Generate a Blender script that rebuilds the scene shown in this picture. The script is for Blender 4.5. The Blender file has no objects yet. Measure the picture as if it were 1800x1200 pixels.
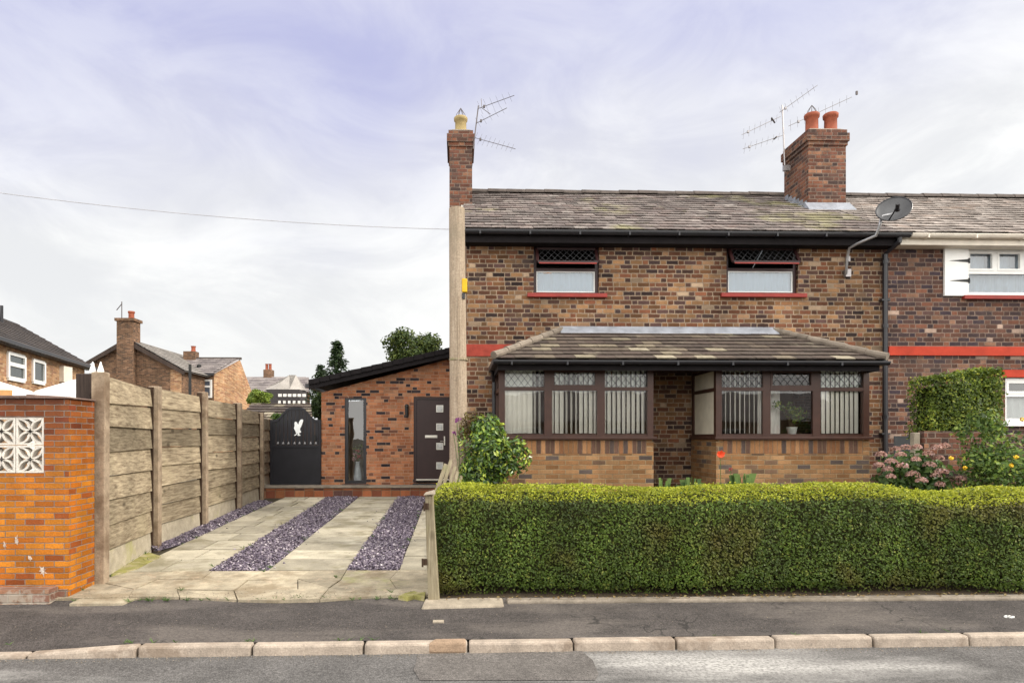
import bpy, math, random
import numpy as np
from mathutils import Vector, Matrix

random.seed(7)
RNG = np.random.default_rng(11)
SC = bpy.context.scene
COL = SC.collection
R = math.radians

# ------------------------------------------------------------------ camera model (also used to survey the place from the photograph)
CAM_H, F, PPX, PPY, YAW = 1.85, 1140.0, 837.0, 768.0, R(1.6)
CT, ST = math.cos(YAW), math.sin(YAW)
def ray(px, py):
    xc = (px - PPX) / F; zc = (PPY - py) / F
    return Vector((xc * CT + ST, CT - xc * ST, zc))
def at(px, py, Y):
    d = ray(px, py); s = Y / d.y
    return Vector((d.x * s, Y, CAM_H + d.z * s))
def zY(Y):                       # height of the driveway at depth Y
    return 0.19 + 0.0307 * (Y - 6.7)
def gp(px, py):                  # photo point -> point on the driveway plane
    d = ray(px, py)
    s = (CAM_H - 0.19 + 0.0307 * 6.7) / (0.0307 * d.y - d.z)
    return Vector((d.x * s, d.y * s, CAM_H + d.z * s))
def rp(px, py, z=0.0):           # photo point -> point on a level plane
    d = ray(px, py); s = (z - CAM_H) / d.z
    return Vector((d.x * s, d.y * s, z))

# ------------------------------------------------------------------ mesh builder
class MB:
    def __init__(s): s.v = []; s.f = []; s.uv = {}
    def n(s): return len(s.v)
    def face(s, pts, uv=None):
        b = len(s.v); s.v += [tuple(p) for p in pts]
        s.f.append(tuple(range(b, b + len(pts))))
        if uv: s.uv[len(s.f) - 1] = uv
    def box(s, x0, x1, y0, y1, z0, z1):
        b = len(s.v)
        s.v += [(x0,y0,z0),(x1,y0,z0),(x1,y1,z0),(x0,y1,z0),(x0,y0,z1),(x1,y0,z1),(x1,y1,z1),(x0,y1,z1)]
        s.f += [tuple(b+i for i in q) for q in ((0,3,2,1),(4,5,6,7),(0,1,5,4),(1,2,6,5),(2,3,7,6),(3,0,4,7))]
    def hexa(s, bottom, top):
        b = len(s.v); n = len(bottom)
        s.v += [tuple(p) for p in bottom] + [tuple(p) for p in top]
        s.f.append(tuple(b+i for i in reversed(range(n)))); s.f.append(tuple(b+n+i for i in range(n)))
        for i in range(n):
            j = (i+1) % n; s.f.append((b+i, b+j, b+n+j, b+n+i))
    def bar(s, p, q, w, h=None, up=(0,0,1)):
        p = Vector(p); q = Vector(q); h = w if h is None else h
        d = (q-p).normalized(); u = Vector(up)
        if abs(d.dot(u)) > .98: u = Vector((0,1,0))
        a = d.cross(u).normalized(); c = a.cross(d).normalized()
        o = [a*w/2+c*h/2, -a*w/2+c*h/2, -a*w/2-c*h/2, a*w/2-c*h/2]
        s.hexa([p+i for i in o], [q+i for i in o])
    def tube(s, pts, r, n=8, r2=None, cap=True):
        pts = [Vector(p) for p in pts]; rings = []
        a = None
        for i, p in enumerate(pts):
            d = (pts[min(i+1, len(pts)-1)] - pts[max(i-1, 0)]).normalized()
            if a is None:
                u = Vector((0,0,1)) if abs(d.z) < .9 else Vector((1,0,0))
                a = d.cross(u).normalized()
            else: a = (a - d * a.dot(d)).normalized()
            c = d.cross(a)
            t = i / max(1, len(pts)-1); rr = r if r2 is None else r + (r2-r)*t
            b = len(s.v)
            s.v += [tuple(p + a*math.cos(2*math.pi*k/n)*rr + c*math.sin(2*math.pi*k/n)*rr) for k in range(n)]
            rings.append(b)
        for b0, b1 in zip(rings, rings[1:]):
            for k in range(n):
                s.f.append((b0+k, b0+(k+1)%n, b1+(k+1)%n, b1+k))
        if cap:
            s.f.append(tuple(rings[0]+k for k in reversed(range(n)))); s.f.append(tuple(rings[-1]+k for k in range(n)))
    def lathe(s, prof, c, n=16):
        c = Vector(c); rings = []
        for r_, z in prof:
            rings.append(len(s.v))
            s.v += [(c.x+math.cos(2*math.pi*k/n)*r_, c.y+math.sin(2*math.pi*k/n)*r_, c.z+z) for k in range(n)]
        for b0, b1 in zip(rings, rings[1:]):
            for k in range(n): s.f.append((b0+k, b0+(k+1)%n, b1+(k+1)%n, b1+k))
        s.f.append(tuple(rings[0]+k for k in reversed(range(n)))); s.f.append(tuple(rings[-1]+k for k in range(n)))
    def prism_y(s, poly, y0, y1):          # polygon in (x,z) seen from the front, counter-clockwise
        s.hexa([(x,y1,z) for x,z in poly], [(x,y0,z) for x,z in poly])
    def build(s, name, mat, parent=None, bevel=0, smooth=False, origin=None):
        return link_mesh(name, s.v, s.f, mat, parent, s.uv, bevel, smooth, origin)

def wloc(o):
    v = Vector((0,0,0))
    while o is not None: v += o.location; o = o.parent
    return v

def link_mesh(name, V, Fc, mat, parent=None, uvs=None, bevel=0, smooth=False, origin=None, uvmap=True):
    V = np.asarray(V, dtype=float).reshape(-1, 3)
    if parent is not None: off = np.array(wloc(parent)); loc = (0,0,0)
    else:
        if origin is None:
            mn, mx = V.min(0), V.max(0); origin = ((mn[0]+mx[0])/2, (mn[1]+mx[1])/2, mn[2])
        off = np.array(origin, dtype=float); loc = tuple(off)
    me = bpy.data.meshes.new(name)
    me.from_pydata((V - off).tolist(), [], Fc)
    if uvmap:
        uvl = me.uv_layers.new(name='UVMap')
        nl = len(me.loops)
        co = np.empty(len(me.vertices)*3); me.vertices.foreach_get('co', co); co = co.reshape(-1,3) + off
        vi = np.empty(nl, dtype=np.int32); me.loops.foreach_get('vertex_index', vi)
        nr = np.empty(len(me.polygons)*3); me.polygons.foreach_get('normal', nr); nr = np.abs(nr.reshape(-1,3))
        lt = np.empty(len(me.polygons), dtype=np.int32); me.polygons.foreach_get('loop_total', lt)
        pl = np.repeat(np.arange(len(lt)), lt); nn = nr[pl]; c = co[vi]
        horiz = nn[:,2] > .8; xs = (~horiz) & (nn[:,0] > nn[:,1])
        u = np.where(xs, c[:,1], c[:,0]); v = np.where(horiz, c[:,1], c[:,2])
        arr = np.stack([u,v],1)
        if uvs:
            st = np.concatenate([[0], np.cumsum(lt)])
            for fi, q in uvs.items(): arr[st[fi]:st[fi+1]] = q
        uvl.data.foreach_set('uv', arr.astype(np.float32).ravel())
    if mat: me.materials.append(mat)
    if smooth: me.polygons.foreach_set('use_smooth', [True]*len(me.polygons))
    me.update()
    o = bpy.data.objects.new(name, me); COL.objects.link(o)
    o.location = loc
    if parent is not None: o.parent = parent
    if bevel:
        m = o.modifiers.new('bevel','BEVEL'); m.width = bevel; m.segments = 2; m.limit_method = 'ANGLE'
    return o

def tag(o, label=None, cat=None, group=None, kind=None):
    if label: o['label'] = label
    if cat: o['category'] = cat
    if group: o['group'] = group
    if kind: o['kind'] = kind
    return o
def thing(name, label, cat, loc, group=None):
    o = bpy.data.objects.new(name, None); COL.objects.link(o); o.location = loc
    o.empty_display_size = .2
    return tag(o, label, cat, group)
def copy_tree(o, parent=None):
    c = o.copy(); COL.objects.link(c); c.parent = parent
    for ch in list(o.children): copy_tree(ch, c)
    return c

# ------------------------------------------------------------------ materials
class NT:
    def __init__(s, name):
        s.m = bpy.data.materials.new(name); s.m.use_nodes = True
        s.t = s.m.node_tree; s.t.nodes.clear()
        s.out = s.t.nodes.new('ShaderNodeOutputMaterial')
    def nd(s, typ, **kw):
        n = s.t.nodes.new(typ)
        for k, v in kw.items(): setattr(n, k, v)
        return n
    def lk(s, a, b): s.t.links.new(a, b)
    def put(s, sock, v):
        if isinstance(v, bpy.types.NodeSocket): s.lk(v, sock)
        elif v is not None: sock.default_value = v
    def ma(s, op, a, b=None, c=None, clamp=False):
        n = s.nd('ShaderNodeMath', operation=op); n.use_clamp = clamp
        s.put(n.inputs[0], a); s.put(n.inputs[1], b); s.put(n.inputs[2], c)
        return n.outputs[0]
    def noise(s, vec, scale, detail=3, rough=.55, dim='3D'):
        n = s.nd('ShaderNodeTexNoise', noise_dimensions=dim)
        s.put(n.inputs['Vector'], vec); n.inputs['Scale'].default_value = scale
        n.inputs['Detail'].default_value = detail; n.inputs['Roughness'].default_value = rough
        return n.outputs['Fac']
    def ramp(s, fac, stops, interp='LINEAR'):
        n = s.nd('ShaderNodeValToRGB'); cr = n.color_ramp; cr.interpolation = interp
        while len(cr.elements) > 1: cr.elements.remove(cr.elements[-1])
        for i, (p, c) in enumerate(stops):
            e = cr.elements[0] if i == 0 else cr.elements.new(p)
            e.position = p; e.color = (c[0],c[1],c[2],1)
        s.put(n.inputs[0], fac); return n.outputs[0]
    def mapr(s, v, a, b, c, d):
        n = s.nd('ShaderNodeMapRange'); s.put(n.inputs[0], v)
        for i, x in enumerate((a,b,c,d)): n.inputs[i+1].default_value = x
        return n.outputs[0]
    def mix(s, fac, a, b, bt='MIX'):
        n = s.nd('ShaderNodeMix', data_type='RGBA', blend_type=bt)
        s.put(n.inputs[0], fac)
        for sock, v in ((n.inputs[6], a), (n.inputs[7], b)):
            if isinstance(v, (tuple, list)): v = (v[0],v[1],v[2],1)
            s.put(sock, v)
        return n.outputs[2]
    def scale(s, col, f):                    # multiply a colour by a number
        n = s.nd('ShaderNodeVectorMath', operation='SCALE'); s.put(n.inputs[0], col); s.put(n.inputs[3], f)
        return n.outputs[0]
    def coord(s, which='Object'): return s.nd('ShaderNodeTexCoord').outputs[which]
    def pos(s): return s.nd('ShaderNodeNewGeometry').outputs['Position']
    def island(s): return s.nd('ShaderNodeNewGeometry').outputs['Random Per Island']
    def bump(s, h, strength, dist=.01):
        n = s.nd('ShaderNodeBump'); n.inputs['Strength'].default_value = strength; n.inputs['Distance'].default_value = dist
        s.put(n.inputs['Height'], h); return n.outputs[0]
    def bsdf(s, color, rough=.7, spec=.3, metal=0, normal=None):
        n = s.nd('ShaderNodeBsdfPrincipled')
        if isinstance(color, (tuple,list)): color = (color[0],color[1],color[2],1)
        s.put(n.inputs['Base Color'], color); s.put(n.inputs['Roughness'], rough)
        n.inputs['Specular IOR Level'].default_value = spec; n.inputs['Metallic'].default_value = metal
        if normal is not None: s.lk(normal, n.inputs['Normal'])
        return n.outputs[0]
    def done(s, sh): s.lk(sh, s.out.inputs[0]); return s.m

def plain(name, col, rough=.6, spec=.3, metal=0, var=.12, nscale=6, bump=0):
    t = NT(name); p = t.coord('Object')
    n1 = t.noise(p, nscale, 4); f = t.mapr(n1, .3, .7, 1-var, 1+var)
    c = t.scale((col[0],col[1],col[2]), f)
    nm = t.bump(t.noise(p, nscale*12, 3), bump, .01) if bump else None
    return t.done(t.bsdf(c, rough, spec, metal, nm))

def brick(name, bw, bh, mw, stops, mortar, split=0.0, var=.35, off=.5, wear=(.75,1.15), bump=.6, rough=.85, top=None, stain=None, rag=.004):
    t = NT(name)
    uvn = t.nd('ShaderNodeUVMap'); uvn.uv_map = 'UVMap'
    sep = t.nd('ShaderNodeSeparateXYZ'); t.lk(uvn.outputs[0], sep.inputs[0])
    P = t.pos()
    ra = t.mapr(t.noise(P, 22, 2), 0, 1, -rag, rag); rb = t.mapr(t.noise(P, 17, 2), 0, 1, -rag, rag)
    u = t.ma('ADD', sep.outputs[0], ra); v = t.ma('ADD', sep.outputs[1], rb)
    rv = t.ma('DIVIDE', v, bh); row = t.ma('FLOOR', rv); fv = t.ma('FRACT', rv)
    odd = t.ma('MODULO', t.ma('ABSOLUTE', row), 2.0)
    def wn(a, b, k):
        c = t.nd('ShaderNodeCombineXYZ'); t.put(c.inputs[0], a); t.put(c.inputs[1], b); c.inputs[2].default_value = k
        w = t.nd('ShaderNodeTexWhiteNoise', noise_dimensions='3D'); t.lk(c.outputs[0], w.inputs['Vector']); return w.outputs['Value']
    if split > 0:                            # old bond: stretcher and header in turn, each course shifted
        per = bw*1.5
        sh = t.ma('ADD', t.ma('MULTIPLY', odd, .5), t.mapr(wn(row, 3.0, 2.2), 0, 1, -.14, .14))
        uu = t.ma('ADD', t.ma('DIVIDE', u, per), sh)
        cell = t.ma('FLOOR', uu); fu = t.ma('FRACT', uu)
        ish = t.ma('GREATER_THAN', fu, .6667)
        idc = t.ma('ADD', t.ma('MULTIPLY', cell, 2.0), ish)
        xl = t.ma('MULTIPLY', t.ma('SUBTRACT', fu, t.ma('MULTIPLY', ish, .6667)), per)
        wid = t.ma('SUBTRACT', bw, t.ma('MULTIPLY', ish, bw*.5))
        du = t.ma('MINIMUM', xl, t.ma('SUBTRACT', wid, xl))
    else:
        uu = t.ma('ADD', t.ma('DIVIDE', u, bw), t.ma('MULTIPLY', odd, off))
        idc = t.ma('FLOOR', uu); fu = t.ma('FRACT', uu)
        du = t.ma('MULTIPLY', t.ma('MINIMUM', fu, t.ma('SUBTRACT', 1.0, fu)), bw)
    dv = t.ma('MULTIPLY', t.ma('MINIMUM', fv, t.ma('SUBTRACT', 1.0, fv)), bh)
    d = t.ma('MINIMUM', du, dv)
    isb = t.mapr(d, mw*.35, mw*.65, 0, 1)                    # 1 on the brick, 0 in the joint
    r1 = wn(idc, row, 1.7); r2 = wn(idc, row, 4.1)
    c = t.ramp(r1, stops, 'CONSTANT')
    c = t.scale(c, t.mapr(r2, 0, 1, 1-var, 1+var))
    fine = t.noise(P, 60, 3)
    c = t.scale(c, t.mapr(fine, .25, .75, .8, 1.2))
    if top:                                                   # upper courses: a second, darker brick colour mixed in above height z
        zc = t.nd('ShaderNodeSeparateXYZ'); t.lk(P, zc.inputs[0])
        k = t.mapr(t.ma('ADD', zc.outputs[2], t.mapr(t.noise(P, 2.2, 3), 0, 1, -.3, .3)), top[0], top[1], 0, top[3])
        c = t.mix(k, c, t.scale(top[2], t.mapr(r2, 0, 1, .6, 1.35)))
    smp = t.nd('ShaderNodeMapping'); t.lk(P, smp.inputs[0]); smp.inputs['Scale'].default_value = (3.2,3.2,.32)
    c = t.scale(c, t.mapr(t.noise(smp.outputs[0], 1.0, 5, .65), .3, .62, .70, 1.06))
    mcol = t.scale((mortar[0],mortar[1],mortar[2]), t.mapr(t.noise(P, 9, 3), .3, .7, .7, 1.25))
    c = t.mix(isb, mcol, c)
    c = t.scale(c, t.mapr(t.noise(P, .9, 4, .6), .3, .7, wear[0], wear[1]))
    if stain:
        k = t.mapr(t.noise(P, stain[1], 4, .65), stain[2], stain[2]+.08, 0, stain[3])
        c = t.mix(k, c, stain[0])
    h = t.ma('ADD', t.ma('MULTIPLY', isb, .8), t.ma('MULTIPLY', fine, .35))
    h = t.ma('ADD', h, t.ma('MULTIPLY', r2, .3))
    return t.done(t.bsdf(c, rough, .2, 0, t.bump(h, bump, .012)))

def leafmat(name, stops, rough=.5, spec=.35, patch=None, trans=.3, nsc=2.0, var=(.7,1.25)):
    t = NT(name); P = t.pos()
    c = t.ramp(t.island(), stops)
    c = t.scale(c, t.mapr(t.noise(P, nsc, 3), .3, .7, var[0], var[1]))
    if patch:
        k = t.mapr(t.noise(P, patch[1], 3), patch[2], patch[2]+.12, 0, patch[3]); c = t.mix(k, c, patch[0])
    a = t.bsdf(c, rough, spec)
    tr = t.nd('ShaderNodeBsdfTranslucent'); t.put(tr.inputs[0], t.scale(c, 1.1))
    mx = t.nd('ShaderNodeMixShader'); mx.inputs[0].default_value = trans; t.lk(a, mx.inputs[1]); t.lk(tr.outputs[0], mx.inputs[2])
    return t.done(mx.outputs[0])

def tiles(name, stops, rough=.75, lichen=None, spec=.3, var=.3, streak=None):
    t = NT(name); P = t.pos()
    rnd = t.island()
    c = t.ramp(rnd, stops)
    c = t.scale(c, t.mapr(t.noise(P, 14, 4, .65), .3, .7, 1-var, 1+var))
    c = t.scale(c, t.mapr(t.noise(P, .8, 3), .3, .7, .8, 1.2))
    if lichen:
        for (lc, sc, th, am) in lichen:
            k = t.mapr(t.noise(P, sc, 5, .7), th, th+.1, 0, am); c = t.mix(k, c, lc)
    return t.done(t.bsdf(c, rough, spec, 0, t.bump(t.noise(P, 40, 4), .4, .01)))

def glass(name, tint=(.97,.985,.985), boost=1.0, rough=0.0):
    t = NT(name)
    fr = t.nd('ShaderNodeFresnel'); fr.inputs[0].default_value = 1.62
    k = t.ma('MULTIPLY', fr.outputs[0], boost, clamp=True)
    g = t.nd('ShaderNodeBsdfGlossy'); g.inputs['Roughness'].default_value = rough
    nz = t.noise(t.pos(), 1.3, 2); t.lk(t.bump(nz, .05, .05), g.inputs['Normal'])
    tr = t.nd('ShaderNodeBsdfTransparent'); tr.inputs[0].default_value = (*tint,1)
    mx = t.nd('ShaderNodeMixShader'); t.lk(k, mx.inputs[0]); t.lk(tr.outputs[0], mx.inputs[1]); t.lk(g.outputs[0], mx.inputs[2])
    return t.done(mx.outputs[0])

def asphalt(name, base, light, lsc=.7, th=.5, am=.5, speck=.5, rough=.85, stretch=(1,1,1), crack=False):
    t = NT(name); P = t.pos()
    mp = t.nd('ShaderNodeMapping'); t.lk(P, mp.inputs[0]); mp.inputs['Scale'].default_value = stretch
    c = t.scale((base[0],base[1],base[2]), t.mapr(t.noise(P, 90, 2, .7), .3, .7, 1-speck, 1+speck))
    c = t.scale(c, t.mapr(t.noise(P, 28, 3, .7), .32, .68, .72, 1.28))
    c = t.scale(c, t.mapr(t.noise(P, 2.5, 4), .3, .7, .8, 1.2))
    vo = t.nd('ShaderNodeTexVoronoi'); t.lk(P, vo.inputs['Vector']); vo.inputs['Scale'].default_value = 70
    sp = t.mapr(vo.outputs['Distance'], .08, .2, .55, 0)
    c = t.mix(sp, c, (.3,.28,.25))
    k = t.mapr(t.noise(mp.outputs[0], lsc, 5, .6), th, th+.14, 0, am)
    k = t.ma('MULTIPLY', k, t.mapr(t.noise(P, 40, 3), .35, .6, .35, 1))
    c = t.mix(k, c, light)
    if crack:
        v2 = t.nd('ShaderNodeTexVoronoi', feature='DISTANCE_TO_EDGE'); v2.inputs['Scale'].default_value = .8
        wob = t.nd('ShaderNodeVectorMath', operation='ADD'); t.lk(P, wob.inputs[0])
        nn = t.nd('ShaderNodeTexNoise'); t.lk(P, nn.inputs['Vector']); nn.inputs['Scale'].default_value = 3; t.lk(nn.outputs['Color'], wob.inputs[1])
        t.lk(wob.outputs[0], v2.inputs['Vector'])
        kk = t.ma('MULTIPLY', t.mapr(v2.outputs['Distance'], .004, .014, .7, 0), t.mapr(t.noise(P, .7, 2), .5, .56, 0, 1))
        c = t.mix(kk, c, (.015,.014,.013))
    return t.done(t.bsdf(c, rough, .25, 0, t.bump(t.noise(P, 110, 3), .6, .008)))

def stone(name, col, var=.3, dirt=None, rough=.85, island=.15, streaks=False, nsc=7):
    t = NT(name); P = t.pos()
    c = t.scale((col[0],col[1],col[2]), t.mapr(t.noise(P, nsc, 5, .65), .28, .72, 1-var, 1+var))
    c = t.scale(c, t.mapr(t.island(), 0, 1, 1-island, 1+island))
    c = t.scale(c, t.mapr(t.noise(P, 80, 3), .3, .7, .85, 1.15))
    for (dc, sc, th, am) in (dirt or []):
        k = t.mapr(t.noise(P, sc, 5, .65), th, th+.12, 0, am); c = t.mix(k, c, dc)
    return t.done(t.bsdf(c, rough, .2, 0, t.bump(t.noise(P, 45, 4), .5, .01)))

def wood(name, col, dark, axis=0, rough=.85, island=.25, green=None, wet=None):
    t = NT(name); P = t.coord('Object')
    sc = [9,9,9]; sc[axis] = .7
    mp = t.nd('ShaderNodeMapping'); t.lk(P, mp.inputs[0]); mp.inputs['Scale'].default_value = sc
    g = t.noise(mp.outputs[0], 3.5, 6, .7)
    c = t.mix(t.mapr(g, .3, .7, 0, 1), dark, col)
    c = t.scale(c, t.mapr(t.island(), 0, 1, 1-island, 1+island))
    c = t.scale(c, t.mapr(t.noise(P, 1.6, 4), .3, .7, .75, 1.2))
    vo = t.nd('ShaderNodeTexVoronoi'); m2 = t.nd('ShaderNodeMapping'); t.lk(P, m2.inputs[0])
    s2 = [3.2,3.2,3.2]; s2[axis] = 1.6; m2.inputs['Scale'].default_value = s2; t.lk(m2.outputs[0], vo.inputs['Vector']); vo.inputs['Scale'].default_value = 1
    c = t.mix(t.mapr(vo.outputs['Distance'], .06, .13, .7, 0), c, (dark[0]*.4,dark[1]*.4,dark[2]*.4))
    if green:
        k = t.mapr(t.noise(P, green[1], 4), green[2], green[2]+.15, 0, green[3]); c = t.mix(k, c, green[0])
    return t.done(t.bsdf(c, rough, .15, 0, t.bump(g, .6, .015)))

M = {}
M['brick_main'] = brick('old_mixed_brick', .225, .083, .017,
    [(0,(.172,.084,.04)),(.16,(.24,.132,.064)),(.28,(.132,.0544,.0288)),(.42,(.068,.0368,.028)),(.54,(.0432,.0272,.0248)),(.63,(.112,.0504,.0304)),(.74,(.248,.144,.08)),(.83,(.084,.0464,.04)),(.92,(.18,.0704,.0376)),(.97,(.32,.228,.152))],
    (.272,.204,.144), split=.62, var=.42, wear=(.72,1.15), rag=.009, stain=((.08,.056,.044),1.5,.57,.45))
M['brick_dark'] = brick('dark_mixed_brick', .225, .083, .014,
    [(0,(.1148,.0558,.0394)),(.2,(.082,.0451,.0377)),(.38,(.0533,.0344,.0344)),(.55,(.1558,.0656,.041)),(.68,(.0492,.0344,.041)),(.8,(.2132,.1148,.0738)),(.88,(.1025,.0574,.0492)),(.96,(.3444,.246,.1927))],
    (.2132,.1558,.123), split=.55, rag=.009, var=.3, wear=(.8,1.15), stain=((.0738,.0533,.0451),1.1,.55,.4))
M['brick_bay'] = brick('buff_brick', .225, .077, .011,
    [(0,(0.3087,0.1686,0.0775)),(.30,(0.2753,0.1413,0.0620)),(.5,(0.3337,0.1914,0.0912)),(.68,(0.1668,0.1003,0.0620)),(.80,(0.1001,0.0757,0.0656)),(.88,(0.2336,0.1185,0.0501))],
    (0.2669,0.2006,0.1185), var=.2, wear=(.85,1.12))
M['brick_soldier'] = brick('buff_brick_on_end', .077, .36, .011,
    [(0,(.3096,.1548,.0688)),(.25,(.2322,.1075,.0499)),(.45,(.344,.1806,.086)),(.62,(.129,.0731,.0516)),(.78,(.2838,.1333,.0602)),(.9,(.0903,.0645,.0559))],
    (.2064,.1376,.086), var=.15, off=0.0)
M['brick_new'] = brick('orange_brick', .225, .075, .010,
    [(0,(0.3599,0.1430,0.0702)),(.3,(0.4079,0.1757,0.0867)),(.5,(0.3119,0.1185,0.0578)),(.66,(0.3679,0.1838,0.1032)),(.82,(0.0400,0.0311,0.0330)),(.90,(0.1840,0.0817,0.0537)),(.95,(0.0280,0.0220,0.0264))],
    (0.3359,0.2165,0.1486), var=.2, split=.15, wear=(.85,1.1))
M['brick_orange'] = brick('glossy_orange_brick', .20, .0625, .009,
    [(0,(.43,.138,.011)),(.4,(.47,.165,.014)),(.7,(.37,.108,.010)),(.9,(.25,.062,.012))],
    (.20,.165,.14), rag=.006, var=.22, wear=(.85,1.1), rough=.5, top=(1.35,2.1,(.13,.032,.018),.75), stain=((.62,.5,.42),5.5,.72,.7))
M['brick_plinth'] = brick('weathered_plinth_brick', .24, .085, .014, [(0,(.30,.15,.09)),(.4,(.20,.10,.07)),(.7,(.34,.20,.13))], (.25,.2,.16), var=.25, stain=((.4,.36,.3),4,.5,.6))
M['brick_step'] = brick('step_brick', .225, .2, .012, [(0,(.288,.099,.045)),(.4,(.216,.072,.0405)),(.7,(.342,.135,.063)),(.9,(.108,.054,.045))], (.18,.126,.081), var=.25, off=0.0)
M['brick_chim'] = brick('soot_stained_brick', .225, .080, .016,
    [(0,(.19,.078,.046)),(.3,(.145,.062,.042)),(.55,(.095,.05,.038)),(.75,(.065,.04,.035)),(.9,(.25,.125,.075))], (.185,.135,.105), split=.5, rag=.008, var=.25, wear=(.75,1.1), stain=((.06,.045,.04),2.2,.55,.5))
M['brick_far'] = brick('far_buff_brick', .225, .075, .012, [(0,(.44,.26,.14)),(.3,(.38,.20,.10)),(.6,(.48,.31,.18)),(.8,(.30,.15,.09))], (.40,.30,.20), var=.2)
M['brick_fardark'] = brick('far_brown_brick', .225, .075, .012, [(0,(.14,.075,.045)),(.3,(.18,.10,.06)),(.6,(.10,.06,.042)),(.85,(.23,.13,.08))], (.20,.15,.10), var=.25)
M['slate'] = tiles('old_grey_slate', [(0,(0.0840,0.0697,0.0640)),(.25,(0.1428,0.1187,0.1091)),(.5,(0.1050,0.0813,0.0754)),(.7,(0.1890,0.1602,0.1460)),(.85,(0.1260,0.0938,0.0845)),(1,(0.2520,0.2216,0.2009))],
    lichen=[((0.2772,0.2615,0.1230),.5,.565,.6),((0.3780,0.3486,0.3116),6,.58,.5),((0.1680,0.0996,0.0820),1.3,.60,.55)], var=.45)
M['slate_nb'] = tiles('pale_grey_slate', [(0,(0.1573,0.1318,0.1176)),(.3,(0.2465,0.2125,0.1890)),(.6,(0.1615,0.1343,0.1193)),(.8,(0.3145,0.2762,0.2478)),(1,(0.2465,0.1997,0.1764))],
    lichen=[((0.4675,0.4335,0.3948),5,.56,.55),((0.3060,0.2210,0.1680),1.2,.58,.5)], var=.4)
M['slate_far'] = tiles('far_slate', [(0,(.15,.13,.13)),(.5,(.2,.175,.17)),(1,(.25,.22,.21))])
M['slate_dark'] = tiles('dark_plain_tile', [(0,(.045,.038,.036)),(.5,(.062,.052,.048)),(1,(.085,.07,.062))], var=.2)
M['slate_farpale'] = tiles('far_pale_slate', [(0,(.19,.175,.165)),(.5,(.25,.23,.21)),(1,(.31,.285,.26))])
M['conc_tile'] = tiles('brown_concrete_tile', [(0,(0.0585,0.0452,0.0390)),(.35,(0.0936,0.0741,0.0608)),(.6,(0.0741,0.0546,0.0468)),(.8,(0.1482,0.1209,0.0897)),(.92,(0.2262,0.1950,0.1404)),(1,(0.3120,0.2730,0.2028))], rough=.6, lichen=[((0.2808,0.2496,0.1833),2.2,.58,.55)])
M['ridge'] = plain('ridge_tile', (.085,.07,.062), .8, .2, var=.35, nscale=5, bump=.3)
M['hiptile'] = stone('hip_tile', (.185,.155,.125), .3, island=.2)
M['lead'] = plain('lead_flashing', (0.2550,0.2720,0.3088), .45, .5, .2, var=.25, nscale=5, bump=.2)
M['mortar'] = plain('pale_mortar', (.36,.34,.31), .9, .1, var=.2)
M['black'] = plain('black_plastic', (.014,.014,.018), .35, .5, var=.2)
M['fascia'] = plain('black_fascia', (.012,.010,.011), .75, .12, var=.2)
M['maroon'] = plain('dark_red_brown_paint', (.030,.010,.010), .4, .4, var=.2)
M['frame'] = plain('brown_window_frame', (.050,.021,.014), .4, .4, var=.2)
M['redsill'] = plain('red_painted_sill', (.26,.03,.022), .5, .35, var=.2)
M['redband'] = plain('red_painted_brick_band', (.40,.045,.022), .7, .2, var=.22, nscale=3, bump=.3)
M['redband_dark'] = plain('faded_red_brick_band', (.28,.045,.03), .75, .2, var=.3, nscale=4, bump=.3)
M['white'] = plain('white_plastic', (.80,.80,.78), .4, .4, var=.04)
M['cream'] = plain('cream_gutter', (.68,.62,.53), .5, .35, var=.1)
M['iron'] = plain('black_iron', (.012,.012,.012), .5, .4)
M['glass'] = glass('window_glass', boost=1.6)
M['glass_upper'] = glass('upper_window_glass', tint=(.88,.94,.97), boost=2.6)
M['glass_leaded'] = glass('leaded_glass', tint=(.85,.9,.92), boost=1.1)
M['leadcame'] = plain('lead_came', (.05,.05,.055), .5, .4)
M['blind'] = plain('cream_blind_fabric', (.92,.89,.80), .8, .1, var=.05)
M['netcurtain'] = plain('pale_net_curtain', (.50,.58,.66), .9, .1, var=.08, nscale=2)
M['netcurtain_warm'] = plain('white_net_curtain', (.86,.84,.78), .9, .1, var=.05, nscale=2)
M['room'] = plain('room_plaster', (.34,.28,.22), .9, .1, var=.05)
M['cream_panel'] = plain('cream_infill_panel', (.62,.57,.46), .6, .3, var=.08)
M['pole'] = None
M['terracotta'] = plain('terracotta', (.27,.075,.04), .75, .25, var=.25, nscale=9, bump=.2)
M['buffpot'] = plain('buff_clay', (.34,.26,.12), .75, .25, var=.2, nscale=9, bump=.2)
M['alum'] = plain('aluminium', (.33,.31,.31), .4, .5, .7, var=.1)
M['alumdark'] = plain('weathered_aerial_metal', (.10,.085,.085), .5, .5, .4, var=.1)
M['dish'] = plain('dark_grey_dish', (.075,.076,.08), .5, .4, .2, var=.12)
M['galv'] = plain('galvanised_steel', (.42,.42,.43), .45, .5, .6, var=.15)
M['anthracite'] = plain('black_composite_gate', (.013,.013,.017), .5, .35, var=.2, nscale=4)
M['emblem'] = plain('white_emblem_paint', (.78,.80,.80), .5, .3, var=.05)
M['emblem_dim'] = plain('grey_stud', (.28,.28,.29), .5, .3)
M['door'] = plain('dark_brown_door', (.026,.011,.011), .4, .4, var=.15)
M['frost'] = plain('frosted_glass', (.42,.43,.42), .25, .5, var=.25, nscale=14)
M['steel'] = plain('polished_steel', (.62,.60,.54), .3, .5, .8, var=.08)
M['soil'] = stone('garden_soil', (.06,.045,.03), .35)
M['ground'] = stone('earth', (.11,.095,.07), .3)
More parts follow.
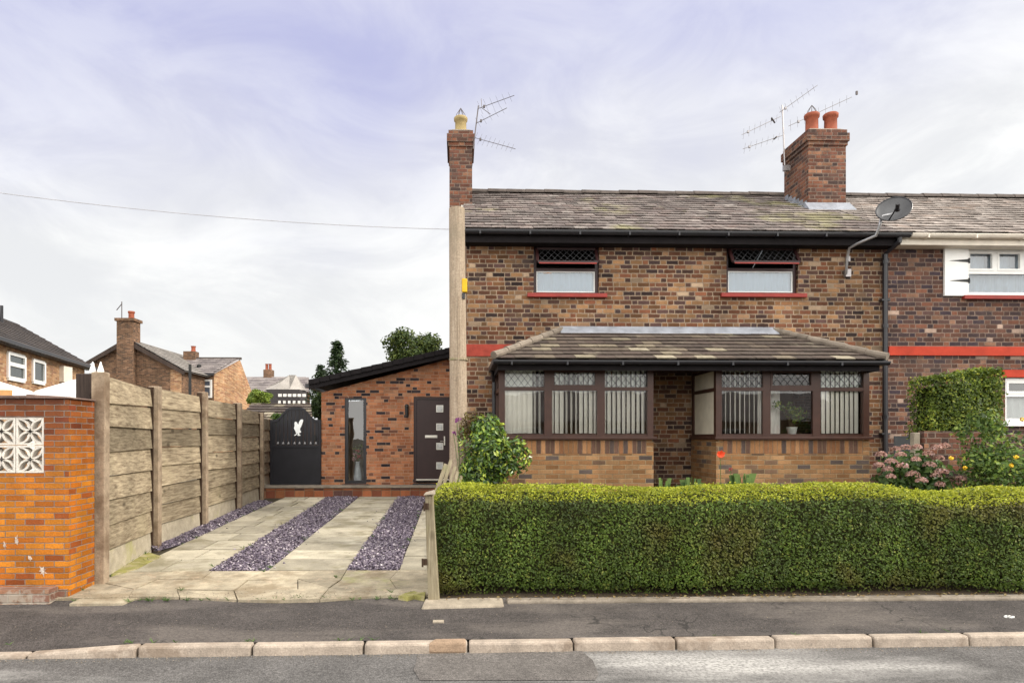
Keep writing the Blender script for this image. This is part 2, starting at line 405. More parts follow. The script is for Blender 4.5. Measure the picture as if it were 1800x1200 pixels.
M['road'] = asphalt('road_asphalt', (.098,.093,.090), (.50,.485,.46), .42, .49, .8, .65, stretch=(.35,1.3,1))  # pale patches paint bright light on the road into its colour
M['roadpatch'] = asphalt('road_patch_asphalt', (.112,.102,.095), (.26,.25,.235), 2, .6, .3, .55)
M['pave'] = asphalt('pavement_asphalt', (.055,.048,.045), (.15,.13,.115), 1.3, .47, .6, .65, stretch=(.5,1.8,1), crack=True)
M['kerb'] = stone('concrete_kerb', (.36,.30,.245), .3, [((.17,.125,.09),2.6,.53,.65),((.12,.10,.085),9,.6,.5)], nsc=5)
M['kerb_brown'] = stone('rust_stained_kerb', (.29,.205,.14), .35, [((.10,.065,.045),3,.52,.8)], nsc=5)
M['slab'] = stone('paving_slab', (.36,.325,.25), .28, [((.19,.165,.095),1.7,.50,.65),((.12,.105,.075),4.5,.58,.6),((.56,.52,.42),1.0,.60,.6)], island=.26, nsc=3)
M['slab_rough'] = stone('rough_apron_concrete', (.32,.275,.20), .40, [((.19,.145,.09),2.2,.48,.7),((.52,.40,.29),11,.58,.6),((.26,.26,.10),1.3,.58,.6)], island=.12, nsc=4)
M['joint'] = stone('dirt_joint', (.05,.042,.028), .3)
M['moss'] = stone('moss', (.24,.225,.075), .35, [((.40,.34,.23),4,.5,.8),((.15,.13,.06),7,.56,.6)], nsc=9)
M['chip'] = None
M['edging'] = stone('concrete_edging', (.235,.20,.16), .3, [((.12,.10,.075),2,.52,.7)])
M['edging_pale'] = stone('pale_concrete', (.31,.265,.205), .3, [((.2,.17,.12),3,.55,.6)])
M['post'] = stone('concrete_post', (.31,.24,.17), .35, [((.12,.075,.045),1.4,.50,.7),((.24,.24,.12),2,.62,.5)])
M['gravelboard'] = stone('gravel_board', (.40,.35,.265), .25, [((.30,.29,.10),2.2,.56,.6)])
M['board'] = wood('fence_board', (.365,.305,.21), (.085,.06,.038), axis=1, green=((.30,.27,.16),1.5,.60,.35), island=.4)
M['oldwood'] = wood('weathered_wood', (.40,.35,.24), (.15,.115,.07), axis=2, green=((.22,.24,.10),3,.55,.6))
M['darkwood'] = wood('dark_wood', (.075,.055,.045), (.03,.022,.02), axis=2)
M['dark_strip'] = wood('dark_brown_strip', (.075,.046,.030), (.03,.019,.013), axis=2)
M['splash'] = stone('old_paint_splash', (.50,.43,.37), .35, [((.30,.12,.05),22,.5,.8)])
M['screen'] = stone('screen_block', (.62,.58,.52), .15, [((.30,.27,.22),6,.62,.6)], island=.06)
M['coping'] = stone('dark_coping', (.13,.085,.07), .35, [((.28,.22,.18),6,.58,.6)])
M['canopy'] = plain('white_canopy_sheet', (.78,.76,.74), .6, .2, var=.06, nscale=2)
M['orangecanopy'] = plain('orange_canopy_trim', (.55,.3,.12), .6, .2)
M['yellow'] = plain('yellow_plate', (.62,.38,.01), .5, .3)
M['wire'] = plain('grey_cable', (.42,.42,.45), .5, .3)
M['render_white'] = plain('white_render', (.72,.70,.66), .8, .2, var=.08)
M['timberblack'] = plain('black_timber', (.05,.045,.045), .8, .2)
M['vase'] = plain('white_vase', (.78,.78,.74), .35, .5, var=.05)
M['petalred'] = plain('red_petal', (.38,.05,.05), .6, .3)
M['poppy'] = plain('orange_red_poppy_petal', (.75,.07,.02), .6, .3)
M['purple'] = plain('purple_petal', (.16,.03,.14), .6, .3)
M['yellowflower'] = plain('yellow_rose_petal', (.75,.5,.03), .6, .3)
M['bark'] = plain('bark', (.10,.075,.05), .9, .1, var=.35, nscale=10, bump=.5)
M['hedge_core'] = plain('hedge_shadow_core', (.028,.030,.012), .95, .05, var=.3)
M['hedge'] = leafmat('privet_leaf', [(0,(0.0504,0.0862,0.0115)),(.5,(0.0739,0.1196,0.0147)),(.9,(0.1030,0.1552,0.0199)),(1,(0.2128,0.2300,0.0420))], patch=((0.1400,0.1035,0.0231),1.4,.55,.6), nsc=2.2, var=(.5,1.45))
M['hedge_top'] = leafmat('privet_lit_new_growth', [(0,(.20,.24,.018)),(.5,(.33,.36,.025)),(1,(.45,.46,.05))], nsc=3, trans=.35)  # brighter yellow leaf colour paints in the sunlit top of the hedge
M['cube_hedge'] = leafmat('box_hedge_leaf', [(0,(.045,.072,.0126)),(.5,(.09,.135,.018)),(.85,(.171,.225,.0252)),(1,(.342,.36,.045))], nsc=2)
M['laurel'] = leafmat('glossy_laurel_leaf', [(0,(.035,.07,.018)),(.4,(.07,.145,.024)),(.68,(.15,.26,.032)),(1,(.46,.53,.07))], rough=.3, spec=.6, nsc=3)
M['redleaf'] = leafmat('bronze_leaf', [(0,(.07,.045,.018)),(.6,(.13,.09,.025)),(1,(.17,.17,.03))], nsc=3)
M['rose'] = leafmat('rose_leaf', [(0,(.04,.075,.018)),(.5,(.085,.15,.03)),(.85,(.17,.25,.045)),(1,(.34,.40,.07))], nsc=2.5)
M['hydleaf'] = leafmat('hydrangea_leaf', [(0,(.035,.075,.02)),(.6,(.07,.13,.03)),(1,(.13,.2,.05))], nsc=3)
M['hydflower'] = leafmat('faded_pink_floret', [(0,(.30,.155,.125)),(.4,(.42,.25,.20)),(.8,(.50,.33,.27)),(1,(.40,.26,.30))], rough=.8, spec=.1, nsc=5, trans=.2)
M['tree'] = leafmat('tree_leaf', [(0,(.03,.05,.016)),(.6,(.06,.09,.022)),(1,(.13,.16,.03))], nsc=.8)
M['conifer'] = leafmat('conifer_needle', [(0,(.016,.032,.014)),(.7,(.03,.055,.02)),(1,(.055,.08,.025))], nsc=1)
M['limebush'] = leafmat('lime_bush_leaf', [(0,(.10,.15,.025)),(.6,(.17,.24,.035)),(1,(.26,.32,.05))], nsc=1)
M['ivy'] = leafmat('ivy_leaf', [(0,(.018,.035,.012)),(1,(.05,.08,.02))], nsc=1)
M['weed'] = leafmat('weed_leaf', [(0,(.05,.10,.03)),(1,(.14,.22,.06))], nsc=3)

def mk_pole():
    t = NT('timber_pole'); P = t.pos()
    mp = t.nd('ShaderNodeMapping'); t.lk(P, mp.inputs[0]); mp.inputs['Scale'].default_value = (14,14,.8)
    g = t.noise(mp.outputs[0], 3, 5, .7)
    c = t.mix(t.mapr(g, .3, .7, 0, 1), (.25,.19,.135), (.41,.335,.255))
    c = t.scale(c, t.mapr(t.noise(P, 38, 3), .3, .7, .8, 1.2))
    c = t.mix(t.mapr(t.noise(P, 1.7, 4), .58, .72, 0, .5), c, (.22,.19,.14))
    return t.done(t.bsdf(c, .9, .1, 0, t.bump(g, .5, .01)))
M['pole'] = mk_pole()
def mk_chip():
    t = NT('plum_slate_chipping')
    c = t.ramp(t.island(), [(0,(.075,.06,.085)),(.3,(.15,.12,.16)),(.55,(.11,.09,.125)),(.75,(.22,.18,.215)),(.9,(.34,.295,.325)),(1,(.5,.45,.47))])
    return t.done(t.bsdf(c, .6, .4))
M['chip'] = mk_chip()
M['chipbed'] = stone('slate_dust', (.075,.062,.085), .3)

# ------------------------------------------------------------------ leaf and branch helpers
def leaf_mesh(name, P, N, L, W, mat, parent, jit=.8, fold=.2, up=0.0, origin=None):
    P = np.asarray(P); N = np.asarray(N); n = len(P)
    nn = N + RNG.normal(0, jit, (n,3)); nn[:,2] += up
    nn /= np.linalg.norm(nn, axis=1)[:,None] + 1e-9
    t = RNG.normal(0,1,(n,3)); t -= nn*(t*nn).sum(1)[:,None]; t /= np.linalg.norm(t,axis=1)[:,None]+1e-9
    b = np.cross(nn, t)
    s = RNG.uniform(.65,1.3,n)[:,None]
    l = L*s; w = W*s
    V = np.empty((n,4,3))
    V[:,0] = P - t*l*.5; V[:,1] = P + b*w*.5 + nn*w*fold - t*l*.05; V[:,2] = P + t*l*.5; V[:,3] = P - b*w*.5 + nn*w*fold - t*l*.05
    Fc = np.arange(n*4).reshape(n,4).tolist()
    return link_mesh(name, V.reshape(-1,3), Fc, mat, parent, uvmap=False, origin=origin)

def blob_points(blobs, n, shell=.35):
    w = np.array([b[1][0]*b[1][1]+b[1][1]*b[1][2]+b[1][0]*b[1][2] for b in blobs]); w /= w.sum()
    idx = RNG.choice(len(blobs), n, p=w)
    d = RNG.normal(0,1,(n,3)); d /= np.linalg.norm(d,axis=1)[:,None]
    r = 1 - shell*RNG.random(n)**1.5
    r *= 1 + RNG.normal(0,.06,n)
    C = np.array([b[0] for b in blobs])[idx]; S = np.array([b[1] for b in blobs])[idx]
    P = C + d*S*r[:,None]
    return P, d/S*S.mean()

def lumps(c, size, k, rnd, f=.5):
    out = [(Vector(c), (size[0]*.72, size[1]*.72, size[2]*.72))]
    for _ in range(k):
        d = Vector((rnd.gauss(0,1), rnd.gauss(0,1), rnd.gauss(0,1))).normalized()
        q = rnd.uniform(.28,.5)
        out.append((Vector(c) + Vector((d.x*size[0]*.66, d.y*size[1]*.66, d.z*size[2]*.66)), (size[0]*q, size[1]*q, size[2]*q)))
    return out
# ------------------------------------------------------------------ ground, road, pavement
def sheet(name, pts_rows, mat, kind='structure'):
    V = []; Fc = []
    w = len(pts_rows[0])
    for r in pts_rows: V += [tuple(p) for p in r]
    for i in range(len(pts_rows)-1):
        for j in range(w-1):
            a = i*w+j; Fc.append((a, a+1, a+w+1, a+w))
    return tag(link_mesh(name, V, Fc, mat), kind=kind)
def kerbY(x): return 5.545 + .013*(x+.8)

prof = [(-400,-.08),(-8,-.08),(5.4,-.08),(6.0,-.02),(6.8,.02),(7.6,.10),(15,.32),(24,.42),(400,.45)]
sheet('ground', [[(x, y, z) for x in (-400,-12,0,12,400)] for y, z in prof], M['ground'])
xs = sorted([-60,-20,-12,-8,-3.75,-2.85] + [i*.5 for i in range(-14,21)] + [12,20,60])
sheet('road', [[(x, -7.0, 0.0) for x in xs], [(x, 1.0, .05) for x in xs], [(x, 4.2, .02) for x in xs], [(x, kerbY(x)+.03, 0.0) for x in xs]], M['road'])
# the near pavement of the opposite side is behind the camera: not built
def pz(y): return .086 + (y-5.7)*.074
prow = []
for k in range(9):
    f = k/8
    row = []
    for x in xs:
        y0 = kerbY(x)+.115; y1 = 6.80; y = y0+(y1-y0)*f
        d = min(1, max(0, (x+3.75)/.9)); dz = (1-d)*-.056*(1-f)     # the footway dips to the dropped kerb
        row.append((x, y, pz(y)+dz))
    prow.append(row)
sheet('pavement', prow, M['pave'])
# road repair patch, four millimetres proud
pp = [rp(735,1150,.004), rp(1022,1143,.004), rp(1042,1160,.004), rp(1052,1186,.004), rp(1046,1197,.004), rp(738,1197,.004), rp(727,1178,.004)]
def roadz(p): 
    return .02*(kerbY(p.x)-p.y)/(kerbY(p.x)-4.2)
m = MB(); m.face([(p.x,p.y,max(0,roadz(p))+.005) for p in reversed(pp)])
tag(m.build('road_patch', M['roadpatch']), kind='structure')

# kerb stones
kj = [-150,-95,66,252,447,640,823,1010,1195,1375,1556,1735,1920]
klab = [None,'low dropped kerb stone at the far left edge, before the sloping one','sloping kerb stone that ramps down towards the orange brick wall',
 'cream kerb stone just right of the sloping one','pale kerb stone in front of the middle of the driveway, chipped at its right end','kerb stone with a rusty brown stain, below the utility pole',
 'kerb stone behind the road repair patch, right of the brown stained one','kerb stone just right of the road repair patch','kerb stone straight below the recess between the two bays',
 'kerb stone straight below the right bay window','kerb stone straight below the black downpipe and hydrangea','kerb stone running out of the photo at the right edge']
for i in range(1, len(kj)-1):
    a = rp(kj[i], 1147); b = rp(kj[i+1], 1147)
    x0 = a.x + .007; x1 = b.x - .007
    h0 = h1 = .090
    if i == 1: h0 = h1 = .035
    if i == 2: h0, h1 = .036, .090
    m = MB(); jz = random.uniform(-.004,.004); jy = random.uniform(-.006,.006)
    y0a, y0b = kerbY(x0)+jy, kerbY(x1)+jy
    m.hexa([(x0,y0a,-.06),(x1,y0b,-.06),(x1,y0b+.125,-.06),(x0,y0a+.125,-.06)],
           [(x0,y0a+.012,h0+jz),(x1,y0b+.012,h1+jz),(x1,y0b+.125,h1+jz),(x0,y0a+.125,h0+jz)])
    o = m.build('kerb_stone', M['kerb_brown'] if i == 99 else M['kerb'], bevel=.02)
    if i == 5:      # rust-brown stained right third
        xs_ = x0 + (x1-x0)*.62
        s = MB(); s.hexa([(xs_,kerbY(xs_)-.004,.0),(x1-.01,y0b-.004,.0),(x1-.01,y0b+.126,.0),(xs_+.05,kerbY(xs_)+.126,.0)],
                         [(xs_,kerbY(xs_)+.008,h0+.004),(x1-.01,y0b+.008,h0+.004),(x1-.01,y0b+.126,h0+.004),(xs_+.05,kerbY(xs_)+.126,h0+.004)])
        s.build('stain', M['kerb_brown'], o, bevel=.018)
    tag(o, klab[i], 'kerb stone', 'concrete kerb stones along the road edge')

# small marker plate let into the pavement
p = rp(772,1082,.17)
m = MB(); m.box(p.x-.06,p.x+.045,p.y-.035,p.y+.03,pz(p.y)-.05,pz(p.y)+.012)
tag(m.build('stopcock_cover', M['edging_pale'], bevel=.005), 'small pale stopcock cover set in the dark pavement below the gate post', 'cover')
p = rp(1773,1074,.17)
m = MB()
for k in range(9):
    a = k*.7; x = p.x+math.cos(a)*.02*(k%3); y = p.y+math.sin(a)*.02
    m.box(x-.012,x+.012,y-.008,y+.008,pz(p.y)-.005,pz(p.y)+.012)
tag(m.build('litter_scrap', M['white']), 'crumpled white scrap of litter on the dark pavement', 'litter')

# ------------------------------------------------------------------ driveway
drows = [6.75,6.95,7.4,8.5,10,12,14,15.32]
left = lambda y: -4.15-.045*(y-7) - (.0 if y>7.4 else 0)
sheet('driveway', [[(x, y, zY(y)-.03) for x in (left(y)-.1, -3.2, -2, -1, -.28)] for y in drows], M['joint'])
bedm = MB()
def slabbox(poly, top=.0, thick=.05):
    bedm.hexa([(x,y,zY(y)-thick) for x,y in poly], [(x,y,zY(y)+top+random.uniform(-.003,.004)) for x,y in poly])
def column(xa, xb, y0, y1, step, two=False):
    y = y0; k = 0
    while y < y1-.05:
        st = min(step*random.uniform(.9,1.1), y1-y)
        if y1-(y+st) < .25: st = y1-y
        g = .013; t = random.uniform(-.003,.005)
        cuts = [xa, xb]
        if two: cuts = [xa, xa+(xb-xa)*(.55 if k%2 else .42), xb]
        for c0, c1 in zip(cuts, cuts[1:]):
            slabbox([(c0+g,y+g),(c1-g,y+g),(c1-g,y+st-g),(c0+g,y+st-g)], t)
        y += st; k += 1
column(-4.05,-3.02,7.95,15.28,.62,True)
column(-2.32,-1.36,7.95,15.28,.60)
column(-.73,-.30,7.95,15.28,.75)
o = link_mesh('paving_slabs', bedm.v, bedm.f, M['slab']); o.name = 'driveway_paving'; tag(o, kind='structure')
# broken front apron: irregular pieces
bedm = MB()
cx = [-4.02,-3.45,-2.98,-2.34,-1.80,-1.36,-.735,-.30]
ry = [7.95,7.52,7.10,6.74]
rr = random.Random(5); grid = []
for r_, y in enumerate(ry):
    row = []
    for c_, x in enumerate(cx):
        jx = 0 if c_ in (0,7) else rr.uniform(-.09,.09)*(0 if r_ == 0 else 1)
        jy = 0 if r_ == 0 else rr.uniform(-.05,.05)
        if r_ == 3: jy = [.06,.10,.09,-.03,-.07,-.05,.08,.12][c_]
        row.append((x+jx - (.25*(r_/3) if c_ == 0 else 0), y+jy))
    grid.append(row)
for r_ in range(3):
    for c_ in range(7):
        q = [grid[r_+1][c_], grid[r_+1][c_+1], grid[r_][c_+1], grid[r_][c_]]
        cxm = sum(p[0] for p in q)/4; cym = sum(p[1] for p in q)/4
        k = .985 if (c_+r_)%3 else .992
        q = [(cxm+(x-cxm)*k, cym+(y-cym)*.985) for x,y in q]
        if (r_, c_) in ((1,4),(2,2),(1,0)):   # cracked in two
            a = [q[0], q[1], q[3]]; b = [q[1], q[2], q[3]]
            for tri in (a, b):
                mx = sum(p[0] for p in tri)/3; my = sum(p[1] for p in tri)/3
                slabbox([(mx+(x-mx)*.975, my+(y-my)*.975) for x,y in tri], rr.uniform(-.006,.006), .08)
        else: slabbox(q, rr.uniform(-.006,.006), .08)
tag(link_mesh('driveway_apron', bedm.v, bedm.f, M['slab_rough']), kind='structure')
# flared concrete strip between the brick wall and the apron
m = MB()
q = [(-4.62,6.70),(-4.22,6.76),(-4.05,7.2),(-4.04,7.94),(-4.05,9.2),(-4.34,9.25),(-4.12,7.45),(-4.2,6.9)]
fl = [gp(122,1058),gp(215,1057),gp(330,1020),gp(272,975),gp(190,1018)]
m.hexa([(x.x,x.y,zY(x.y)-.1) for x in fl],[(x.x,x.y,zY(x.y)-.014) for x in fl])
tag(m.build('driveway_edge', M['slab_rough']), kind='structure')
m = MB()
ms = [gp(195,1012),gp(240,1000),gp(283,978),gp(262,972),gp(200,992)]
m.hexa([(x.x,x.y,zY(x.y)-.06) for x in ms],[(x.x,x.y,zY(x.y)+.012) for x in ms])
tag(m.build('moss', M['moss']), kind='stuff')
m = MB()
ms = [gp(700,1049),gp(716,1051),gp(728,1048),gp(746,1051),gp(748,1041),gp(738,1043),gp(727,1040),gp(712,1044)]
m.hexa([(x.x,x.y,zY(x.y)-.06) for x in ms],[(x.x,x.y,zY(x.y)+.014) for x in ms])
tag(m.build('moss', M['moss']), kind='stuff')

def gravel(poly_l, poly_r, n, mound, label):
    # poly_l / poly_r: lists of (y, x) left and right borders
    def lerp(tab, y):
        for (y0,x0),(y1,x1) in zip(tab, tab[1:]):
            if y <= y1: return x0+(x1-x0)*(y-y0)/(y1-y0)
        return tab[-1][1]
    y0, y1 = poly_l[0][0], poly_l[-1][0]
    V = []; Fc = []
    ny = 30
    for i in range(ny+1):
        y = y0+(y1-y0)*i/ny
        xl, xr = lerp(poly_l,y), lerp(poly_r,y)
        for k in range(5):
            f = k/4; x = xl+(xr-xl)*f
            V.append((x, y, zY(y)-.012+mound*math.sin(math.pi*f)))
    for i in range(ny):
        for k in range(4): a=i*5+k; Fc.append((a,a+1,a+6,a+5))
    for _ in range(n):
        y = y0+(y1-y0)*random.random(); xl, xr = lerp(poly_l,y), lerp(poly_r,y)
        f = random.random(); x = xl+(xr-xl)*f + random.gauss(0,.012 if random.random() < .985 else .12)
        z = zY(y)+mound*math.sin(math.pi*min(1,max(0,f)))+random.uniform(-.006,.012)
        s = random.uniform(.008,.024)
        nrm = Vector((random.gauss(0,.5),random.gauss(0,.5),1)).normalized()
        t = nrm.orthogonal().normalized(); t.rotate(Matrix.Rotation(random.uniform(0,6.3),3,nrm)); b = nrm.cross(t)
        c = Vector((x,y,z)); base = len(V); asp = random.uniform(.45,.9)
        for a_, b_ in ((1,.3),(.2,1),(-1,.2),(-.3,-1)): V.append(tuple(c+t*a_*s+b*b_*s*asp))
        V.append(tuple(c-nrm*.012+t*s)); V.append(tuple(c-nrm*.012-b*s*asp))
        Fc.append((base,base+1,base+2,base+3)); Fc.append((base,base+3,base+5,base+4))
    o = link_mesh('slate_chippings', V, Fc, M['chip'], uvmap=False)
    o['kind'] = 'stuff'; o['label'] = label; return o
gravel([(9.2,-4.30),(11,-4.40),(13,-4.46),(14.3,-4.48)],[(9.2,-4.22),(9.8,-4.06),(11,-4.05),(14.3,-4.06)],6000,.05,'plum slate chippings in a narrow strip along the timber fence')
gravel([(7.95,-3.02),(15.27,-3.06)],[(7.95,-2.32),(15.27,-2.34)],13500,.012,'plum slate chippings in the strip in the middle of the driveway')
gravel([(7.95,-1.36),(15.27,-1.42)],[(7.95,-.73),(15.27,-.75)],12500,.012,'plum slate chippings in the driveway strip nearest the hedge')

# grit and weeds
V = []; Fc = []
def bit(x, y, z, s):
    b = len(V); a = random.uniform(0,6.28); c_, s_2 = math.cos(a)*s, math.sin(a)*s
    V.extend([(x-c_,y-s_2,z),(x+s_2*.6,y-c_*.6,z+s*.3),(x+c_,y+s_2,z+s*.15),(x-s_2*.6,y+c_*.6,z+s*.4),(x,y,z+s*.6)])
    Fc.extend([(b,b+1,b+4),(b+1,b+2,b+4),(b+2,b+3,b+4),(b+3,b,b+4)])
for _ in range(2600):
    x = random.uniform(-5,6.5); k = random.random()
    if k < .45: bit(x, kerbY(x)-abs(random.gauss(0,.05))-.004, .003, random.uniform(.003,.009))
    elif k < .75: y = random.uniform(5.75,6.7); bit(x, y, pz(y)-.03*(x<-3.3)+.001, random.uniform(.003,.007))
    else: bit(random.uniform(-4.2,-.35), 6.72+abs(random.gauss(0,.25)), zY(6.8)+.006, random.uniform(.004,.011))
o = link_mesh('grit', V, Fc, stone('loose_grit',(.20,.165,.125),.3,island=.7), uvmap=False); o['kind'] = 'stuff'; o['label'] = 'loose grit along the kerb and the front of the driveway'
V = []; Fc = []
def tuft(x, y, z, n, h):
    for _ in range(n):
        a = random.uniform(0,6.28); r_ = random.uniform(.01,.05); hh_ = h*random.uniform(.4,1); b = len(V); w_ = .004
        V.extend([(x-w_,y,z),(x+w_,y,z),(x+math.cos(a)*r_+w_,y+math.sin(a)*r_,z+hh_*.7),(x+math.cos(a)*r_*1.7,y+math.sin(a)*r_*1.7,z+hh_)]); Fc.append((b,b+1,b+2,b+3))
for _ in range(26): y = random.uniform(7.5,9.2); tuft(-4.14-.11*(y-7.5)+random.gauss(0,.03), y, zY(y)-.01, random.randint(5,12), .08)
for _ in range(46):
    xc_ = random.choice((-3.02,-2.32,-1.36,-.73,-4.05,-.33)); y = random.uniform(6.85,14); tuft(xc_+random.gauss(0,.02), y, zY(y), random.randint(4,10), .05)
for _ in range(30): x = random.uniform(-4.2,-.4); tuft(x, 6.74+random.gauss(0,.02), zY(6.75)-.02, random.randint(4,9), .045)
for _ in range(24): x = random.uniform(-5,6.3); tuft(x, kerbY(x)+.125, .085, random.randint(3,7), .035)
o = link_mesh('weeds', V, Fc, M['weed'], uvmap=False); o['kind'] = 'stuff'; o['label'] = 'small weeds in the joints of the driveway and along the fence'

# garden soil behind the hedge
sheet('garden', [[(x, y, z) for x in (-.26, 3, 7.2, 14)] for y, z in ((6.72,.14),(7.8,.30),(9,.42),(12.0,.50))], M['soil'])
# brick step in front of the porch
m = MB(); m.box(-4.75,.14,15.30,16.3,.2,.655)
st = thing('brick_step', 'long red brick step across the top of the driveway below the gate and brown door', 'step', (-2,15.3,.3))
m.build('riser', M['brick_step'], st)
m = MB(); m.box(-4.76,.14,15.27,16.3,.657,.690); m.build('tread', M['edging'], st, bevel=.008)

# edging under the hedge
e0 = rp(880,1056,.16); 
m = MB(); m.box(-.28+.78,9.6,6.60,6.73,.02,.185)
tag(m.build('garden_edging', M['edging'], bevel=.02), 'long low weathered concrete edging under the front hedge', 'edging')
a = rp(748,1062,.16); b = rp(878,1068,.16)
m = MB(); m.hexa([(-.40,6.42,.0),(.47,6.48,.0),(.47,6.73,.0),(-.34,6.73,.0)],[(-.36,6.46,.168),(.46,6.50,.172),(.46,6.73,.19),(-.34,6.73,.185)])
tag(m.build('threshold_slab', M['edging_pale'], bevel=.02), 'pale concrete slab at the foot of the wooden gate post', 'slab')

# ------------------------------------------------------------------ walls with openings
def wall_y(m, x0, x1, z0, z1, y, holes, depth=.11):
    xs_ = sorted({x0,x1,*[h[0] for h in holes],*[h[1] for h in holes]}); zs_ = sorted({z0,z1,*[h[2] for h in holes],*[h[3] for h in holes]})
    xs_ = [x for x in xs_ if x0 <= x <= x1]; zs_ = [z for z in zs_ if z0 <= z <= z1]
    for xa, xb in zip(xs_, xs_[1:]):
        for za, zb in zip(zs_, zs_[1:]):
            cx_, cz_ = (xa+xb)/2, (za+zb)/2
            if any(h[0] < cx_ < h[1] and h[2] < cz_ < h[3] for h in holes): continue
            m.face([(xa,y,za),(xb,y,za),(xb,y,zb),(xa,y,zb)])
    for h in holes:
        a,b,c,d = h[:4]
        m.face([(a,y,c),(a,y+depth,c),(a,y+depth,d),(a,y,d)]); m.face([(b,y,c),(b,y,d),(b,y+depth,d),(b,y+depth,c)])
        m.face([(a,y,d),(a,y+depth,d),(b,y+depth,d),(b,y,d)]); m.face([(a,y,c),(b,y,c),(b,y+depth,c),(a,y+depth,c)])

# slates / tiles laid in courses on a plane. O: eave start, U: along the eave, V: up the slope
def lay(m, O, U, Vv, length, sw, gauge, lo, hi, t=.012, jit=.004, gap=.006):
    U = Vector(U).normalized(); Vv = Vector(Vv).normalized(); Nn = U.cross(Vv).normalized()
    if Nn.z < 0: Nn = -Nn
    n = int(math.ceil(length/gauge))
    for r_ in range(n):
        v0 = r_*gauge; v1 = min(length, v0+gauge*1.25)
        off = (.5 if r_ % 2 else 0)*sw
        a0, b0 = lo(v0), hi(v0)
        k = math.floor((a0-off)/sw)
        while off+k*sw < b0:
            u0 = max(off+k*sw, a0)+gap/2; u1 = min(off+(k+1)*sw, b0)-gap/2; k += 1
            if u1-u0 < .02: continue
            lv = random.uniform(-jit,jit)*2; lift = t*2.1+random.uniform(-jit,jit)*.8; l2 = lift+random.uniform(-jit,jit)*.6
            top0 = max(u0, lo(v1)); top1 = min(u1, hi(v1))
            if top1 < top0: top0 = top1 = (top0+top1)/2
            P = lambda u,v,h: O + U*u + Vv*v + Nn*h
            b = len(m.v)
            m.v += [tuple(P(u0,v0+lv,lift)), tuple(P(u1,v0+lv,l2)), tuple(P(top1,v1,t*.3)), tuple(P(top0,v1,t*.3)), tuple(P(u0,v0+lv,lift-t)), tuple(P(u1,v0+lv,l2-t))]
            m.f += [(b,b+1,b+2,b+3),(b+4,b+5,b+1,b)]

# ------------------------------------------------------------------ main house
Xl = at(820,600,12).x; Xr = at(1557,600,12).x
ZE = at(1200,405,11.66).z                       # eave
RZ = at(1200,343,15.5).z                        # ridge
DEP = 15.5+(15.5-11.66)
house = thing('brick_house', 'brown mixed-brick house in the middle with two bays under one long porch roof', 'house', ((Xl+Xr)/2,12,.4))
def pxr(x0,x1,y0,y1,Y):                          # photo rectangle on the plane Y -> x0,x1,z0,z1
    return (at(x0,y1,Y).x, at(x1,y1,Y).x, at((x0+x1)/2,y1,Y).z, at((x0+x1)/2,y0,Y).z)
W1 = pxr(938,1053,428,516,12); W2 = pxr(1277,1403,428,516,12)
BY = 10.81
B1 = (at(876,700,BY).x, at(1150,700,BY).x); B2 = (at(1258,700,BY).x, at(1530,700,BY).x)
zsill = at(1150,769,BY).z; zhead = at(1150,645,BY).z
GZ = .42
h1 = (B1[0]+.15,B1[1]-.15,zsill,zhead-.05); h2 = (B2[0]+.15,B2[1]-.15,zsill,zhead-.05)
m = MB()
wall_y(m, Xl, Xr, GZ-.3, ZE-.02, 12.0, [W1,W2,h1,h2], .12)
# gable end, back
yb = DEP-.34
m.face([(Xl,yb,GZ-.3),(Xl,12,GZ-.3),(Xl,12,ZE-.02),(Xl,15.5,RZ-.06),(Xl,yb,ZE-.02)])
m.face([(Xr,yb,GZ-.3),(Xl,yb,GZ-.3),(Xl,yb,ZE-.02),(Xr,yb,ZE-.02)])
m.build('wall', M['brick_main'], house)
m = MB()                                          # rooms seen through the windows
m.face([(Xl+.1,15.2,.4),(Xr-.1,15.2,.4),(Xr-.1,15.2,2.95),(Xl+.1,15.2,2.95)])
m.face([(Xl+.1,12.13,.6),(Xr-.1,12.13,.6),(Xr-.1,15.2,.6),(Xl+.1,15.2,.6)]); m.face([(Xl+.1,12.13,2.95),(Xr-.1,12.13,2.95),(Xr-.1,15.2,2.95),(Xl+.1,15.2,2.95)])
m.face([(Xl+.1,14.2,3.3),(Xr-.1,14.2,3.3),(Xr-.1,14.2,5.6),(Xl+.1,14.2,5.6)])
xm = (B1[1]+B2[0])/2
m.box(xm-.05,xm+.05,12.13,15.2,.6,2.95)
m.build('interior', M['room'], house)
# string course at the left end
s0 = pxr(820,872,605,626,12)
m = MB(); m.box(Xl-.006,B1[0]+.8,11.985,12.02,s0[2],s0[3]); m.build('string_course', M['redband_dark'], house)

